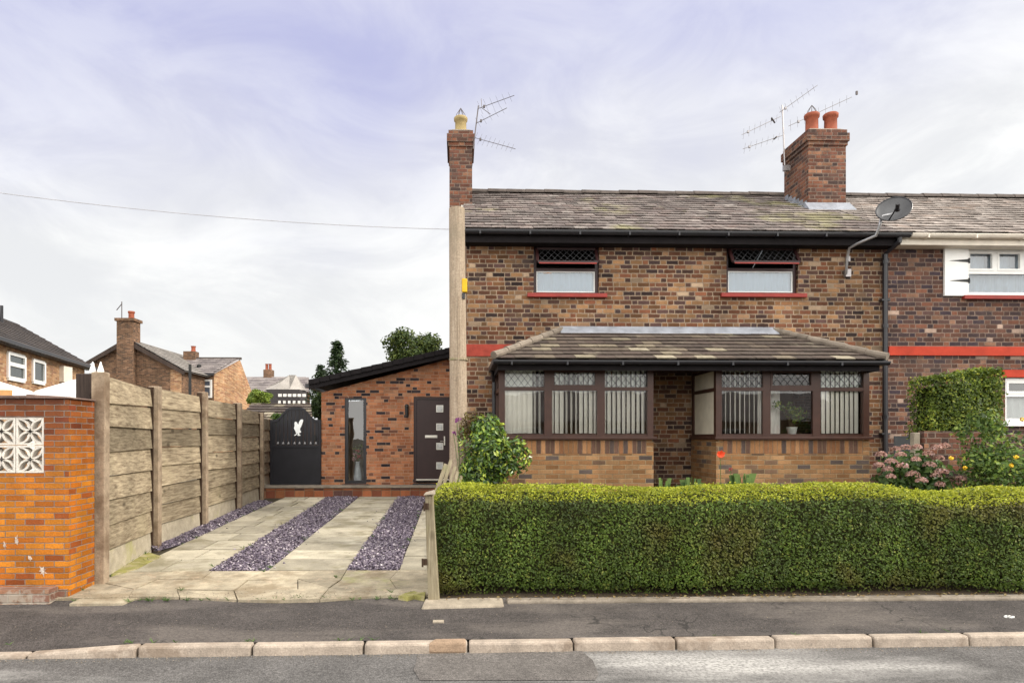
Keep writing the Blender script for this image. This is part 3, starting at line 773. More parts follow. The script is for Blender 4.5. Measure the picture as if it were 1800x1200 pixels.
# roof
rv = Vector((0,15.5-11.66,RZ-ZE)); RL = rv.length
Xv = at(816,400,11.66).x
def hroof(name, x0, x1, mat, parent):
    m = MB()
    lay(m, Vector((x0,11.66,ZE)), (1,0,0), rv, RL, .25, .27, lambda v: 0, lambda v: x1-x0, .014, .008)
    m.face([(x0,11.70,ZE-.02),(x1,11.70,ZE-.02),(x1,15.5,RZ-.02),(x0,15.5,RZ-.02)])
    m.face([(x0,15.5,RZ),(x1,15.5,RZ),(x1,DEP,ZE),(x0,DEP,ZE)])
    return m.build(name, mat, parent)
roof = hroof('roof', Xv, Xr+.06, M['slate'], house)
def ridges(x0, x1, parent):
    m = MB(); x = x0
    while x < x1:
        xe = min(x+.45, x1); r0 = .115; dz = random.uniform(-.008,.008)
        pts = []
        for k in range(7):
            a = math.pi*k/6
            pts.append((math.cos(a)*r0*1.25, math.sin(a)*r0))
        a_ = [(x, 15.5+p, RZ-.02+q+dz) for p,q in pts]; b_ = [(xe+.01, 15.5+p*.93, RZ-.02+q*.93+dz) for p,q in pts]
        b = len(m.v); m.v += a_+b_
        for k in range(6): m.f.append((b+k,b+k+1,b+8+k,b+7+k))
        m.f.append(tuple(b+k for k in range(7)))
        x += .45
    return m.build('ridge_tiles', M['ridge'], parent)
ridges(Xv+.15, Xr+.06, roof)
m = MB()                                          # mortar verge at the gable
m.bar((Xv-.01,11.7,ZE-.03),(Xv-.01,15.45,RZ-.05),.07,.07); m.build('verge', M['mortar'], roof)
# lead and mortar patch against the first chimney
# fascia, soffit, gutter
m = MB(); m.box(Xl-.05,Xr+.05,11.74,11.765,ZE-.22,ZE-.03); m.box(Xl-.05,Xr+.05,11.765,11.995,ZE-.22,ZE-.20); m.build('fascia', M['fascia'], house)
def gutter(x0, x1, y, z, r_, mat, parent, name='gutter'):
    m = MB(); n = 8
    for ra, fl in ((r_, 1), (r_*.86, -1)):
        pr = [(y+math.cos(math.pi+math.pi*k/n)*ra, z+math.sin(math.pi+math.pi*k/n)*ra) for k in range(n+1)]
        for k in range(n):
            (ya,za),(yb_,zb_) = pr[k], pr[k+1]
            m.face([(x0,ya,za),(x0,yb_,zb_),(x1,yb_,zb_),(x1,ya,za)])
    m.box(x0,x1,y-r_-.006,y-r_+.008,z-.008,z+.012); 
    for xx in (x0, x1-.012): m.hexa([(xx,y-r_,z),(xx,y-r_*.7,z-r_*.7),(xx,y,z-r_),(xx,y+r_*.7,z-r_*.7),(xx,y+r_,z)],[(xx+.012,y-r_,z),(xx+.012,y-r_*.7,z-r_*.7),(xx+.012,y,z-r_),(xx+.012,y+r_*.7,z-r_*.7),(xx+.012,y+r_,z)])
    x = x0+.3
    while x < x1:
        m.box(x-.015,x+.015,y-r_-.01,y+r_,z-r_-.008,z-r_*.2); x += .9
    return m.build(name, mat, parent, smooth=False)
gutter(Xl-.06, Xr+.22, 11.67, ZE-.035, .062, M['black'], house)
# downpipe
m = MB(); xd = at(1556,600,11.93).x
m.tube([(xd+.1,11.68,ZE-.09),(xd+.1,11.68,ZE-.16),(xd,11.93,ZE-.33),(xd,11.93,.4)], .045, 10)
for z in (ZE-.5, 3.9, 2.2): m.tube([(xd,11.93,z),(xd,11.93,z+.06)], .055, 10)
for z in (4.4, 1.9): m.box(xd-.08,xd+.08,11.9,11.995,z,z+.03)
m.build('downpipe', M['black'], house, smooth=False)

# chimneys
def bricks_stack(name, x0,x1,y0,y1,z0,z1,parent,mat,corb=(3,.03)):
    m = MB(); m.box(x0,x1,y0,y1,z0,z1)
    ch = m.build(name, mat, parent)
    m = MB(); z = z1
    for i,(h,o_) in enumerate(((.085,.028),(.08,.055),(.10,.055),(.085,.02))):
        m.box(x0-o_,x1+o_,y0-o_,y1+o_,z+.002,z+h); z += h
    m.build('corbel', mat, ch, bevel=.006)
    m = MB(); m.hexa([(x0,y0,z),(x1,y0,z),(x1,y1,z),(x0,y1,z)],[(x0+.08,y0+.08,z+.06),(x1-.08,y0+.08,z+.06),(x1-.08,y1-.08,z+.06),(x0+.08,y1-.08,z+.06)])
    m.build('flaunching', M['edging'], ch)
    return ch, z+.03
def pot(ch, x, y, z, h, r_, mat):
    m = MB(); m.lathe([(r_*1.05,0),(r_*1.05,.03),(r_*.92,.06),(r_*.9,h*.75),(r_*1.08,h*.8),(r_*1.12,h-.02),(r_*1.0,h),(r_*.78,h),(r_*.78,h-.12)], (x,y,z), 18)
    return m.build('chimney_pot', mat, ch, smooth=True)
def cowl(ch, x, y, z, r_, h):
    m = MB()
    for k in range(6):
        a = k*math.pi/3; m.tube([(x+math.cos(a)*r_,y+math.sin(a)*r_,z-.02),(x+math.cos(a)*r_*.75,y+math.sin(a)*r_*.75,z+h*.35),(x,y,z+h)], .006, 5)
    m.build('bird_guard', M['alumdark'], ch)
CYa = 13.9
c1 = (at(790,300,CYa).x, at(830,300,CYa).x)
zt1 = at(810,258,CYa).z
chim1, zt = bricks_stack('chimney', c1[0],c1[1],CYa,CYa+1.0,2.0,zt1,house,M['brick_chim'])
tag(chim1, 'narrow brick chimney stack with one buff pot at the gable end')
px1 = (c1[0]+c1[1])/2
pot(chim1, px1, CYa+.3, zt, at(808,207,CYa+.3).z-zt, .135, M['buffpot']); cowl(chim1, px1, CYa+.3, at(808,207,CYa+.3).z, .12, .21)
m = MB(); m.box(Xv+.01,c1[1]+.05,CYa-.05,CYa-.005,at(820,368,CYa).z,at(820,360,CYa).z); m.build('flashing', M['mortar'], chim1)
CYb = 13.93
c2 = (at(1421,300,CYb).x, at(1487,300,CYb).x)
chim2, zt = bricks_stack('chimney', c2[0],c2[1],CYb,14.98,5.6,at(1450,256,CYb).z,house,M['brick_chim'])
tag(chim2, 'wide brick chimney stack with two red pots on the party wall')
for px, yo in ((1427,.25),(1460,.25)):
    x = at(px,215,CYb+yo).x; pot(chim2, x, CYb+yo, zt, at(px,201,CYb+yo).z-zt, .145, M['terracotta'])
    if px == 1427: cowl(chim2, x, CYb+yo, at(px,201,CYb+yo).z, .12, .2)
pot(chim2, at(1436,215,CYb+.78).x, CYb+.78, zt, .3, .14, M['terracotta'])
m = MB()
zb = ZE+(CYb-11.66)/(15.5-11.66)*(RZ-ZE)
m.hexa([(c2[0]-.1,CYb-.22,zb-.12),(c2[1]+.1,CYb-.22,zb-.12),(c2[1]+.1,CYb+.0,zb+.0),(c2[0]-.1,CYb+.0,zb+.0)],[(c2[0]-.1,CYb-.22,zb-.085),(c2[1]+.1,CYb-.22,zb-.085),(c2[1]+.08,CYb-.005,zb+.13),(c2[0]-.08,CYb-.005,zb+.13)])
for k in range(6):
    y = CYb+.05+k*.16; z = ZE+(y-11.66)/(15.5-11.66)*(RZ-ZE)
    m.box(c2[0]-.022,c2[0]-.003,y,y+.14,z-.02,z+.16)
    m.box(c2[0]-.12,c2[0]-.022,y,y+.14,z-.02,z+.035)
m.build('flashing', M['lead'], chim2)

# ---------------------------------------------------------------- upper windows
def lattice(m, x0, x1, z0, z1, y, w, h, t, tilt=None):
    # diamond leading clipped to the rectangle
    nx = max(1, round((x1-x0)/w)); nz = max(1, round((z1-z0)/h)); w = (x1-x0)/nx; h = (z1-z0)/nz
    def clip(xa, za, xb, zb_):
        P = [xa, za]; D = [xb-xa, zb_-za]; t0, t1 = 0, 1
        for p_, d_, lo_, hi_ in ((P[0],D[0],x0,x1),(P[1],D[1],z0,z1)):
            if abs(d_) < 1e-9: continue
            a, b = sorted(((lo_-p_)/d_, (hi_-p_)/d_)); t0 = max(t0,a); t1 = min(t1,b)
        return (t0,t1) if t1-t0 > 1e-4 else None
    H = z1-z0
    for k in range(-nz-1, nx+nz+2):
        for sgn in (1,-1):
            xa = x0+k*w; xb = xa+sgn*w*nz; c = clip(xa,z0,xb,z1)
            if not c: continue
            p = [(xa+(xb-xa)*q, z0+H*q) for q in c]
            f = tilt or (lambda x,z: (x,y,z))
            m.bar(f(*p[0]), f(*p[1]), t, t*.6)
def upper_window(Wr, label, warm):
    x0,x1,z0,z1 = Wr; y = 12.07; f = .06
    m = MB()
    zmid = z0+(z1-z0)*.50; zv = z0+(z1-z0)*.655
    m.box(x0,x0+f,y,y+.07,z0,z1); m.box(x1-f,x1,y,y+.07,z0,z1)
    m.box(x0+f,x1-f,y,y+.07,z0,z0+.04); m.box(x0+f,x1-f,y,y+.07,z1-.08,z1); m.box(x0+f,x1-f,y+.002,y+.07,zmid-.028,zmid+.022)
    w = m.build('window', M['maroon'], house); tag(w, label)
    m = MB(); m.box(x0-.12,x1+.14,11.93,12.0,z0-.075,z0-.003); m.build('sill', M['redsill'], w, bevel=.006)
    m = MB(); i = .02; m.box(x0+f,x0+f+i,y+.02,y+.05,z0+.04,zmid-.03); m.box(x1-f-i,x1-f,y+.02,y+.05,z0+.04,zmid-.03); m.box(x0+f+i,x1-f-i,y+.02,y+.05,z0+.04,z0+.04+i); m.box(x0+f+i,x1-f-i,y+.02,y+.05,zmid-.03-i,zmid-.03)
    m.build('glazing_bead', M['white'], w)
    m = MB(); m.face([(x0+f,y+.035,z0+.04),(x1-f,y+.035,z0+.04),(x1-f,y+.035,zmid-.03),(x0+f,y+.035,zmid-.03)]); m.build('pane', M['glass_upper'], w)
    # top light pushed open: hinged at the head, swung outwards
    H = (z1-.08)-(zmid+.02); a = R(33)
    zh = z1-.08
    def T(x,z): 
        d = zh-z; return (x, y-.03-math.sin(a)*d, zh-math.cos(a)*d)
    m = MB()
    b_ = .05; zb_ = zmid+.02
    for p,q in (((x0+f,zh),(x0+f,zb_)),((x1-f,zh),(x1-f,zb_)),((x0+f,zb_),(x1-f,zb_)),((x0+f,zh-.02),(x1-f,zh-.02))):
        m.bar(T(*p),T(*q),b_,.035)
    v = m.build('vent', M['maroon'], w)
    m = MB(); m.bar(T(x0+f+.02,zb_-.03),T(x1-f-.02,zb_-.03),.018,.022); m.build('vent_drip_rail', M['redsill'], w)
    m = MB(); m.face([T(x0+f,zb_),T(x1-f,zb_),T(x1-f,zh),T(x0+f,zh)]); m.build('vent_pane', M['glass_leaded'], w)
    m = MB(); lattice(m, x0+f+.03,x1-f-.03,zb_+.03,zh-.03,0,.12,.14,.008,lambda x,z: tuple(Vector(T(x,z))+Vector((0,-.008,-.004)))); m.build('leading', M['leadcame'], w)
    # curtain just inside the lower pane
    c = MB(); n = 28; ym = y+.065
    for k in range(n):
        xa = x0+f-.02+(x1-x0-2*f+.04)*k/n; xb = x0+f-.02+(x1-x0-2*f+.04)*(k+1)/n
        c.face([(xa,ym+.012*math.sin(k*1.9),z0+.0),(xb,ym+.012*math.sin((k+1)*1.9),z0+.0),(xb,ym+.012*math.sin((k+1)*1.9),zmid-.02),(xa,ym+.012*math.sin(k*1.9),zmid-.02)])
    o = c.build('net_curtain', M['netcurtain']); return o
o = upper_window(W1, 'upper window above the left bay with its leaded top light pushed open', True)
tag(o, 'pale blue net curtain across the lower half of the left upper window', 'curtain')
o = upper_window(W2, 'upper window above the right bay with its leaded top light pushed open', False)
tag(o, 'pale blue net curtain across the lower half of the right upper window', 'curtain')
x0,x1,z0,z1 = W1
m = MB(); xx = at(962,482,12.2).x; zz = at(962,481,12.2).z
m.lathe([(.045,-.02),(.085,-.015),(.10,.0),(.07,.03),(.02,.045)], (xx,12.19,zz), 14)
tag(m.build('lamp_shade', plain('peach_lamp_shade',(.85,.48,.30),.6,.2)), 'small peach lamp shade inside the left upper window', 'lamp shade')

# ---------------------------------------------------------------- bay windows
def bay(X0, X1, mull, label, cheek, basemat=M['brick_bay']):
    y = BY; d = .09
    zt_ = zhead; zs = zsill; ztr = at(1100,683,BY).z
    m = MB()
    # brickwork below the sill: front, cheeks and soldier course
    zc = at(1000,797,BY).z
    m.box(X0+.01,X1-.01,y+.004,11.995,GZ-.35,zc)
    b = m.build('bay_window', basemat, house); tag(b, label)
    m = MB(); m.box(X0+.13 if not cheek else X0+.13,X1-.13,y,y+.2,zc+.002,zs-.03); m.build('soldier_course', M['brick_soldier'], b)
    m = MB(); m.box(X0+.012,X0+.128,y+.001,11.99,zc+.002,zs-.03); m.build('quoin', basemat, b); m = MB(); m.box(X1-.128,X1-.012,y+.001,11.99,zc+.002,zs-.03); m.build('quoin', basemat, b)
    m = MB(); m.box(X0-.03,X1+.03,y-.06,y+.10,zs-.028,zs+.016)
    m.box(X0-.03,X0+.08,y+.10,11.99,zs-.028,zs+.016); m.box(X1-.08,X1+.03,y+.10,11.99,zs-.028,zs+.016)
    m.build('sill', M['frame'], b, bevel=.006)
    # frame
    m = MB(); xs_ = [X0]+list(mull)+[X1]; pw = .075
    zz0, zz1 = zs+.018, zt_
    m.box(X0+.01,X0+.11,y+.01,y+d+.02,zz0,zz1); m.box(X1-.11,X1-.01,y+.01,y+d+.02,zz0,zz1)
    for xm_ in mull: m.box(xm_-.065,xm_+.065,y+.02,y+d,zz0,zz1)
    bays = []
    ed = [X0+.11]+[v for xm_ in mull for v in (xm_-.065,xm_+.065)]+[X1-.11]
    for i in range(0,len(ed),2):
        a_,b_ = ed[i],ed[i+1]
        m.box(a_,b_,y+.03,y+d-.01,zz0,zz0+.045); m.box(a_,b_,y+.03,y+d-.01,zz1-.05,zz1); m.box(a_,b_,y+.015,y+d-.01,ztr-.03,ztr+.03)
        bays.append((a_,b_))
    # middle opening carries an extra casement frame
    a_,b_ = bays[1]
    m.box(a_,a_+.035,y+.012,y+d,ztr+.03,zz1-.05); m.box(b_-.035,b_,y+.012,y+d,ztr+.03,zz1-.05); m.box(a_+.035,b_-.035,y+.012,y+d,zz1-.09,zz1-.05); m.box(a_+.035,b_-.035,y+.012,y+d,ztr+.03,ztr+.065)
    # cheeks: posts, transom, rails
    for xc,sg in ((X0,1),(X1,-1)):
        xa,xb = sorted((xc+sg*.02,xc+sg*.09))
        m.box(xa,xb,11.9,11.99,zz0,zz1); m.box(xa,xb,y+d+.022,11.9,zz0,zz0+.045); m.box(xa,xb,y+d+.022,11.9,zz1-.05,zz1); m.box(xa,xb,y+d+.022,11.9,ztr-.03,ztr+.03)
    fr = m.build('frame', M['frame'], b)
    m = MB()
    for a_,b_ in bays: m.face([(a_,y+.055,zz0+.045),(b_,y+.055,zz0+.045),(b_,y+.055,ztr-.03),(a_,y+.055,ztr-.03)])
    for xc,sg in (((X0,1),(X1,-1)) if not cheek else ((X1,-1),)):
        x = xc+sg*.055; m.face([(x,y+d+.02,zz0+.045),(x,11.9,zz0+.045),(x,11.9,ztr-.03),(x,y+d+.02,ztr-.03)]); 
    m.build('pane', M['glass'], b)
    m = MB()
    for a_,b_ in bays: m.face([(a_,y+.055,ztr+.03),(b_,y+.055,ztr+.03),(b_,y+.055,zz1-.05),(a_,y+.055,zz1-.05)])
    for xc,sg in (((X0,1),(X1,-1)) if not cheek else ((X1,-1),)):
        x = xc+sg*.055; m.face([(x,y+d+.02,ztr+.03),(x,11.9,ztr+.03),(x,11.9,zz1-.05),(x,y+d+.02,zz1-.05)])
    m.build('top_light', M['glass_leaded'], b)
    m = MB()
    for a_,b_ in bays: lattice(m,a_,b_,ztr+.03,zz1-.05,y+.048,.115,.15,.009)
    m.build('leading', M['leadcame'], b)
    if cheek:
        m = MB(); x = X0+.045; m.box(x,x+.02,y+d+.022,11.9,zz0+.045,ztr-.03); m.box(x,x+.02,y+d+.022,11.9,ztr+.03,zz1-.05); m.build('side_panel', M['cream_panel'], b)
    return b, bays
mu1 = [at(964,700,BY).x, at(1057,700,BY).x]; mu2 = [at(1349,700,BY).x, at(1437,700,BY).x]
bay1, bb1 = bay(B1[0],B1[1],mu1,'left bay with buff brick base and closed vertical blinds',False)
bay2, bb2 = bay(B2[0],B2[1],mu2,'right bay with buff brick base and a potted plant in its middle pane',True)
zbot, ztop = zsill+.07, zhead-.06
def blind(x0, x1, ang, label, sp=.082, zb=zbot, dy=.105, wob=.06):
    m = MB(); y = BY+dy
    m.box(x0,x1,y-.02,y+.02,ztop,ztop+.04); x = x0+sp*.5; 
    while x < x1-.02:
        a = ang(x)+random.uniform(-wob,wob); w = .089
        dx, dy_ = math.cos(a)*w/2, math.sin(a)*w/2; c = .006
        za = zb+random.uniform(0,.008)
        m.face([(x-dx,y-dy_,za),(x,y-c,za),(x,y-c,ztop),(x-dx,y-dy_,ztop)]); m.face([(x,y-c,za),(x+dx,y+dy_,za),(x+dx,y+dy_,ztop),(x,y-c,ztop)])
        x += sp
    o = m.build('vertical_blind', M['blind'])
    return tag(o, label, 'blind', 'vertical blinds inside the bay windows')
blind(bb1[0][0]-.02,bb1[0][1]+.03,lambda x: R(58) if x > bb1[0][0]+.48 else R(14),'cream vertical blind in the left pane of the left bay, half turned')
blind(bb1[1][0]-.03,bb1[1][1]+.03,lambda x: R(60) if bb1[1][0]+.18 < x < bb1[1][0]+.50 else R(36),'cream vertical blind in the middle pane of the left bay, slats open at its centre')
blind(bb1[2][0]-.03,bb1[2][1]+.02,lambda x: R(38),'cream vertical blind in the right pane of the left bay, beside the recess')
blind(bb2[0][0]-.02,bb2[0][1]+.03,lambda x: R(56),'open vertical blind in the left pane of the right bay')
blind(bb2[2][0]-.03,bb2[2][1]+.02,lambda x: R(22),'closed cream vertical blind in the right pane of the right bay')
# cream screen behind the plant
m = MB(); a_,b_ = bb2[1]
n = 10
for k in range(n):
    xa = a_-.05+(b_-a_)*.55*k/n; xb = a_-.05+(b_-a_)*.55*(k+1)/n
    m.face([(xa,BY+.40+.02*(k%2),zbot),(xb,BY+.40+.02*((k+1)%2),zbot),(xb,BY+.40+.02*((k+1)%2),ztop-.2),(xa,BY+.40+.02*(k%2),ztop-.2)])
tag(m.build('drawn_curtain', M['netcurtain_warm']), 'cream drawn curtain behind the potted plant in the right bay', 'curtain')
m = MB(); m.box(B2[0]+.1,B2[1]-.1,BY+.13,BY+.5,zsill-.02,zsill+.03); m.build('window_board', M['redsill'], bay2)
m = MB(); m.box(B1[0]+.1,B1[1]-.1,BY+.13,BY+.5,zsill-.02,zsill+.03); m.build('window_board', M['frame'], bay1)
# potted plant on the window board
pc = at(1392,752,BY+.22); pz0 = zsill+.032
pl = thing('potted_plant', 'bushy potted plant in a white pot behind the middle pane of the right bay', 'plant', (pc.x,pc.y,pz0))
m = MB(); m.lathe([(.055,0),(.06,.01),(.085,.13),(.09,.15),(.075,.15),(.07,.13)], (pc.x,pc.y,pz0), 16); m.build('pot', M['vase'], pl, smooth=True)
m = MB(); tips = []
for k in range(16):
    a = random.uniform(0,6.28); sp = random.uniform(.08,.33); h = random.uniform(.18,.44)
    e = Vector((pc.x+math.cos(a)*sp, pc.y+math.sin(a)*sp*.4, pz0+.13+h)); q = Vector((pc.x+math.cos(a)*sp*.35, pc.y, pz0+.13+h*.6))
    m.tube([(pc.x,pc.y,pz0+.1),q,e],.004,4); tips += [q,e,(q+e)/2,e+Vector((0,0,.02))]
m.build('stem', M['bark'], pl)
P = np.array([t for t in tips for _ in range(5)])+RNG.normal(0,.025,(len(tips)*5,3)); leaf_mesh('foliage', P, np.tile((0,-1,.4),(len(P),1)), .06, .03, M['laurel'], pl)

# recess head between the bays
m = MB(); m.box(B1[1]-.02,B2[0]+.02,10.80,10.86,zhead-.02,zhead+.09); m.box(B1[1]+.0,B2[0]-.0,10.86,11.99,zhead+.02,zhead+.05)
m.build('recess_head', M['maroon'], house)

# ---------------------------------------------------------------- porch roof over the bays
EY = 10.47
ezp = at(1200,632,EY).z
pxl, pxrr = at(869,630,EY).x, at(1557,630,EY).x
tl = at(986,584,11.98); tr = at(1360,584,11.98); tz = (tl.z+tr.z)/2
m = MB(); O = Vector((pxl,EY,ezp)); vv = Vector((0,11.98-EY,tz-ezp)); L = vv.length
wl = tl.x-pxl; wr = pxrr-tr.x; Wd = pxrr-pxl
lay(m, O, (1,0,0), vv, L, .33, .205, lambda v: wl*v/L, lambda v: Wd-wr*v/L, .018, .004)
m.face([(pxl+.04,EY+.03,ezp-.02),(pxrr-.04,EY+.03,ezp-.02),(tr.x,11.97,tz-.02),(tl.x,11.97,tz-.02)])
# hip ends
for sx, xe, xt, w in ((1,pxl,tl.x,wl),(-1,pxrr,tr.x,wr)):
    nn = 7
    for k in range(nn):
        f0, f1 = k/nn, min(1,(k+1.15)/nn)
        ya = EY+(11.98-EY)*f0; yb_ = EY+(11.98-EY)*f1
        m.face([(xe+(xt-xe)*f0,11.98,ezp+(tz-ezp)*f0+.02),(xe+(xt-xe)*f0,ya,ezp+(tz-ezp)*f0+.02),(xe+(xt-xe)*f1,yb_,ezp+(tz-ezp)*f1),(xe+(xt-xe)*f1,11.98,ezp+(tz-ezp)*f1)])
proof = m.build('porch_roof', M['conc_tile'], house)
m = MB()
for a_, b_ in ((Vector((pxl-.02,EY-.03,ezp+.045)),Vector((tl.x,11.96,tz+.03))),(Vector((pxrr+.02,EY-.03,ezp+.045)),Vector((tr.x,11.96,tz+.03)))):
    n = 6; m = MB()
    for k in range(n):
        p = a_.lerp(b_,k/n+.004); q = a_.lerp(b_,(k+1)/n+.02)
        m.tube([p+Vector((0,0,.012)),q], .066, 10, .058)
    m.build('hip_tiles', M['hiptile'], proof)
m = MB(); m.hexa([(tl.x-.05,11.80,tz-.075),(tr.x+.05,11.80,tz-.075),(tr.x+.05,11.995,tz+.02),(tl.x-.05,11.995,tz+.02)],[(tl.x-.02,11.80,tz-.045),(tr.x+.02,11.80,tz-.045),(tr.x+.02,11.98,tz+.11),(tl.x-.02,11.98,tz+.11)])
m.build('flashing', M['lead'], proof, bevel=.01)
m = MB(); m.box(pxl+.06,pxrr-.06,EY+.065,EY+.09,ezp-.17,ezp-.01); m.box(pxl+.06,pxrr-.06,EY+.09,11.99,zhead+.052,zhead+.075)
m.box(pxl+.06,pxl+.085,EY+.09,11.99,ezp-.17,ezp-.01); m.box(pxrr-.085,pxrr-.06,EY+.09,11.99,ezp-.17,ezp-.01)
m.build('fascia', M['fascia'], proof)
gutter(pxl-.02,pxrr+.05,EY,ezp-.03,.055,M['black'],proof)
m = MB(); m.bar((pxl+.02,EY+.05,ezp-.03),(pxl+.02,11.95,ezp-.03),.09,.09); m.build('side_gutter', M['black'], proof); m = MB(); m.bar((pxrr-.02,EY+.05,ezp-.03),(pxrr-.02,11.95,ezp-.03),.09,.09); m.build('side_gutter', M['black'], proof)
# small downpipe at the left end of the porch roof
m = MB(); x = at(868,660,11.9).x; m.tube([(pxl+.02,11.6,ezp-.07),(x,11.9,ezp-.25),(x,11.93,.42)],.032,8); m.build('downpipe', M['black'], proof)

# ------------------------------------------------------------------ neighbour house
XN0, XN1 = Xr+.002, 15.0
nb = thing('neighbour_house', 'darker brick house at the right edge with white window and white shutter', 'house', (11,12,.4))
Wn = pxr(1700,1905,436,520,12); Ln = pxr(1768,1960,664,742,12)
m = MB(); wall_y(m, XN0, XN1, GZ-.3, ZE-.02, 12.01, [Wn,Ln], .12)
m.face([(XN1,12.01,GZ-.3),(XN1,yb,GZ-.3),(XN1,yb,ZE-.02),(XN1,15.5,RZ-.06),(XN1,12.01,ZE-.02)])
m.face([(XN1,yb,GZ-.3),(XN0,yb,GZ-.3),(XN0,yb,ZE-.02),(XN1,yb,ZE-.02)])
m.build('wall', M['brick_dark'], nb)
m = MB(); m.face([(XN0+.1,14.5,.4),(XN1-.1,14.5,.4),(XN1-.1,14.5,5.6),(XN0+.1,14.5,5.6)]); m.box(XN0+.1,XN1-.1,12.2,14.5,2.95,3.2); m.build('interior', M['room'], nb)
nroof = hroof('roof', Xr+.065, XN1+.1, M['slate_nb'], nb)
ridges(Xr+.065, XN1, nroof)
m = MB(); m.box(Xr+.10,XN1,11.74,11.765,ZE-.20,ZE-.03); m.box(Xr+.10,XN1,11.765,12.005,ZE-.20,ZE-.18); m.build('fascia', M['cream'], nb)
gutter(Xr+.24, XN1, 11.67, ZE-.035, .062, M['cream'], nb)
sc = pxr(1562,1800,609,625,12)
m = MB(); m.box(XN0+.05,XN1,11.98,12.03,sc[2],sc[3]); m.build('string_course', M['redband'], nb, bevel=.004)
def white_window(Wr, nm, hz, sillmat, topfrac, label=None):
    x0,x1,z0,z1 = Wr; y = 12.05; f = .055
    m = MB(); m.box(x0,x0+f,y,y+.07,z0,z1); m.box(x1-f,x1,y,y+.07,z0,z1); m.box(x0+f,x1-f,y,y+.07,z0,z0+.075); m.box(x0+f,x1-f,y,y+.07,z1-.06,z1)
    zt_ = z0+(z1-z0)*topfrac
    m.box(x0+f,x1-f,y+.002,y+.068,zt_-.03,zt_+.03)
    n = max(2, round((x1-x0)/.62)); tops = []
    for k in range(n):
        a_ = x0+f+(x1-x0-2*f)*k/n; b_ = x0+f+(x1-x0-2*f)*(k+1)/n
        if k: m.box(a_-.03,a_+.03,y+.001,y+.069,zt_+.03,z1-.06)
        tops.append((a_+(.03 if k else 0),b_-(.03 if k < n-1 else 0)))
    w = m.build('window', M['white'], nb)
    m = MB()
    for a_,b_ in tops:
        s = .04; m.box(a_,a_+s,y-.008,y+.04,zt_+.03,z1-.06); m.box(b_-s,b_,y-.008,y+.04,zt_+.03,z1-.06); m.box(a_+s,b_-s,y-.008,y+.04,zt_+.03,zt_+.03+s); m.box(a_+s,b_-s,y-.008,y+.04,z1-.06-s,z1-.06)
    m.build('top_sash', M['white'], w)
    m = MB(); m.face([(x0+f,y+.05,z0+.07),(x1-f,y+.05,z0+.07),(x1-f,y+.05,z1-.06),(x0+f,y+.05,z1-.06)]); m.build('pane', M['glass_upper'], w)
    m = MB(); m.box(x0-.1,x1+.1,11.93,12.008,z0-.075,z0-.003); m.build('sill', sillmat, w, bevel=.005)
    c = MB(); n = 50
    for k in range(n):
        xa = x0+f+(x1-x0-2*f)*k/n; xb = x0+f+(x1-x0-2*f)*(k+1)/n
        c.face([(xa,y+.2+.02*math.sin(k*1.7),z0+.05),(xb,y+.2+.02*math.sin((k+1)*1.7),z0+.05),(xb,y+.2+.02*math.sin((k+1)*1.7),hz),(xa,y+.2+.02*math.sin(k*1.7),hz)])
    return c.build('net_curtain', M['netcurtain'] if nm else M['netcurtain_warm'])
o = white_window(Wn, True, Wn[3]-.02, M['redsill'], .50); tag(o, 'pale net curtain in the white upper window of the right-hand house', 'curtain')
o = white_window(Ln, False, Ln[2]+(Ln[3]-Ln[2])*.55, M['white'], .62); tag(o, 'short net curtain in the white lower window of the right-hand house', 'curtain')
ll = pxr(1760,1960,650,663,12); m = MB(); m.box(ll[0],ll[1],11.985,12.02,ll[2],ll[3]); m.build('lintel', M['redband'], nb)
shp = pxr(1660,1702,432,520,11.97)
m = MB(); m.box(shp[0],shp[1],11.955,12.005,shp[2],shp[3])
sh = m.build('shutter', M['white'], nb, bevel=.006)
for py in (458,493):
    m = MB(); z = at(1690,py,11.95).z; x1_ = shp[1]; x0_ = shp[0]+.09
    m.hexa([(x0_,11.953,z),(x1_+.01,11.953,z-.03),(x1_+.01,11.953,z+.03)],[(x0_,11.945,z),(x1_+.01,11.945,z-.03),(x1_+.01,11.945,z+.03)])
    m.box(x1_-.012,x1_+.014,11.94,11.953,z-.048,z+.048)
    m.build('strap_hinge', M['iron'], sh)
# little white birdlike cable clip under the eave
p = at(1631,428,11.97); m = MB(); m.lathe([(.012,-.05),(.026,-.03),(.022,.0),(.010,.03),(.004,.05)],(p.x,11.96,p.z),10); m.build('vent_cap', M['white'], nb)

# ------------------------------------------------------------------ satellite dish and aerials
dc = at(1571,371,11.1)
dish = thing('satellite_dish', 'dark grey satellite dish on a bent pole in front of the slate roof', 'satellite dish', tuple(at(1490,480,11.95)))
m = MB()
nrm = Vector((-.42,-.72,.55)).normalized()
up = Vector((.35,0,1)); up = (up - nrm*up.dot(nrm)).normalized(); rt = nrm.cross(up)
rings = []; nR, nA = 6, 28; ra, rb = .265, .30
for i in range(nR+1):
    q = i/nR; b = len(m.v)
    for k in range(nA):
        a = 2*math.pi*k/nA; m.v.append(tuple(dc + up*(rb*q*math.sin(a)) + rt*(ra*q*math.cos(a)) + nrm*(.10*q*q-.05)))
    rings.append(b)
for i in range(nR):
    for k in range(nA): m.f.append((rings[i]+k,rings[i]+(k+1)%nA,rings[i+1]+(k+1)%nA,rings[i+1]+k))
m.build('reflector', M['dish'], dish, smooth=True)
m = MB(); rim = [dc+up*(rb*math.sin(2*math.pi*k/nA))+rt*(ra*math.cos(2*math.pi*k/nA))+nrm*.05 for k in range(nA+1)]; m.tube(rim,.010,6); m.build('rim', M['black'], dish)
lnb = dc + nrm*.30 - up*.22 - rt*.1
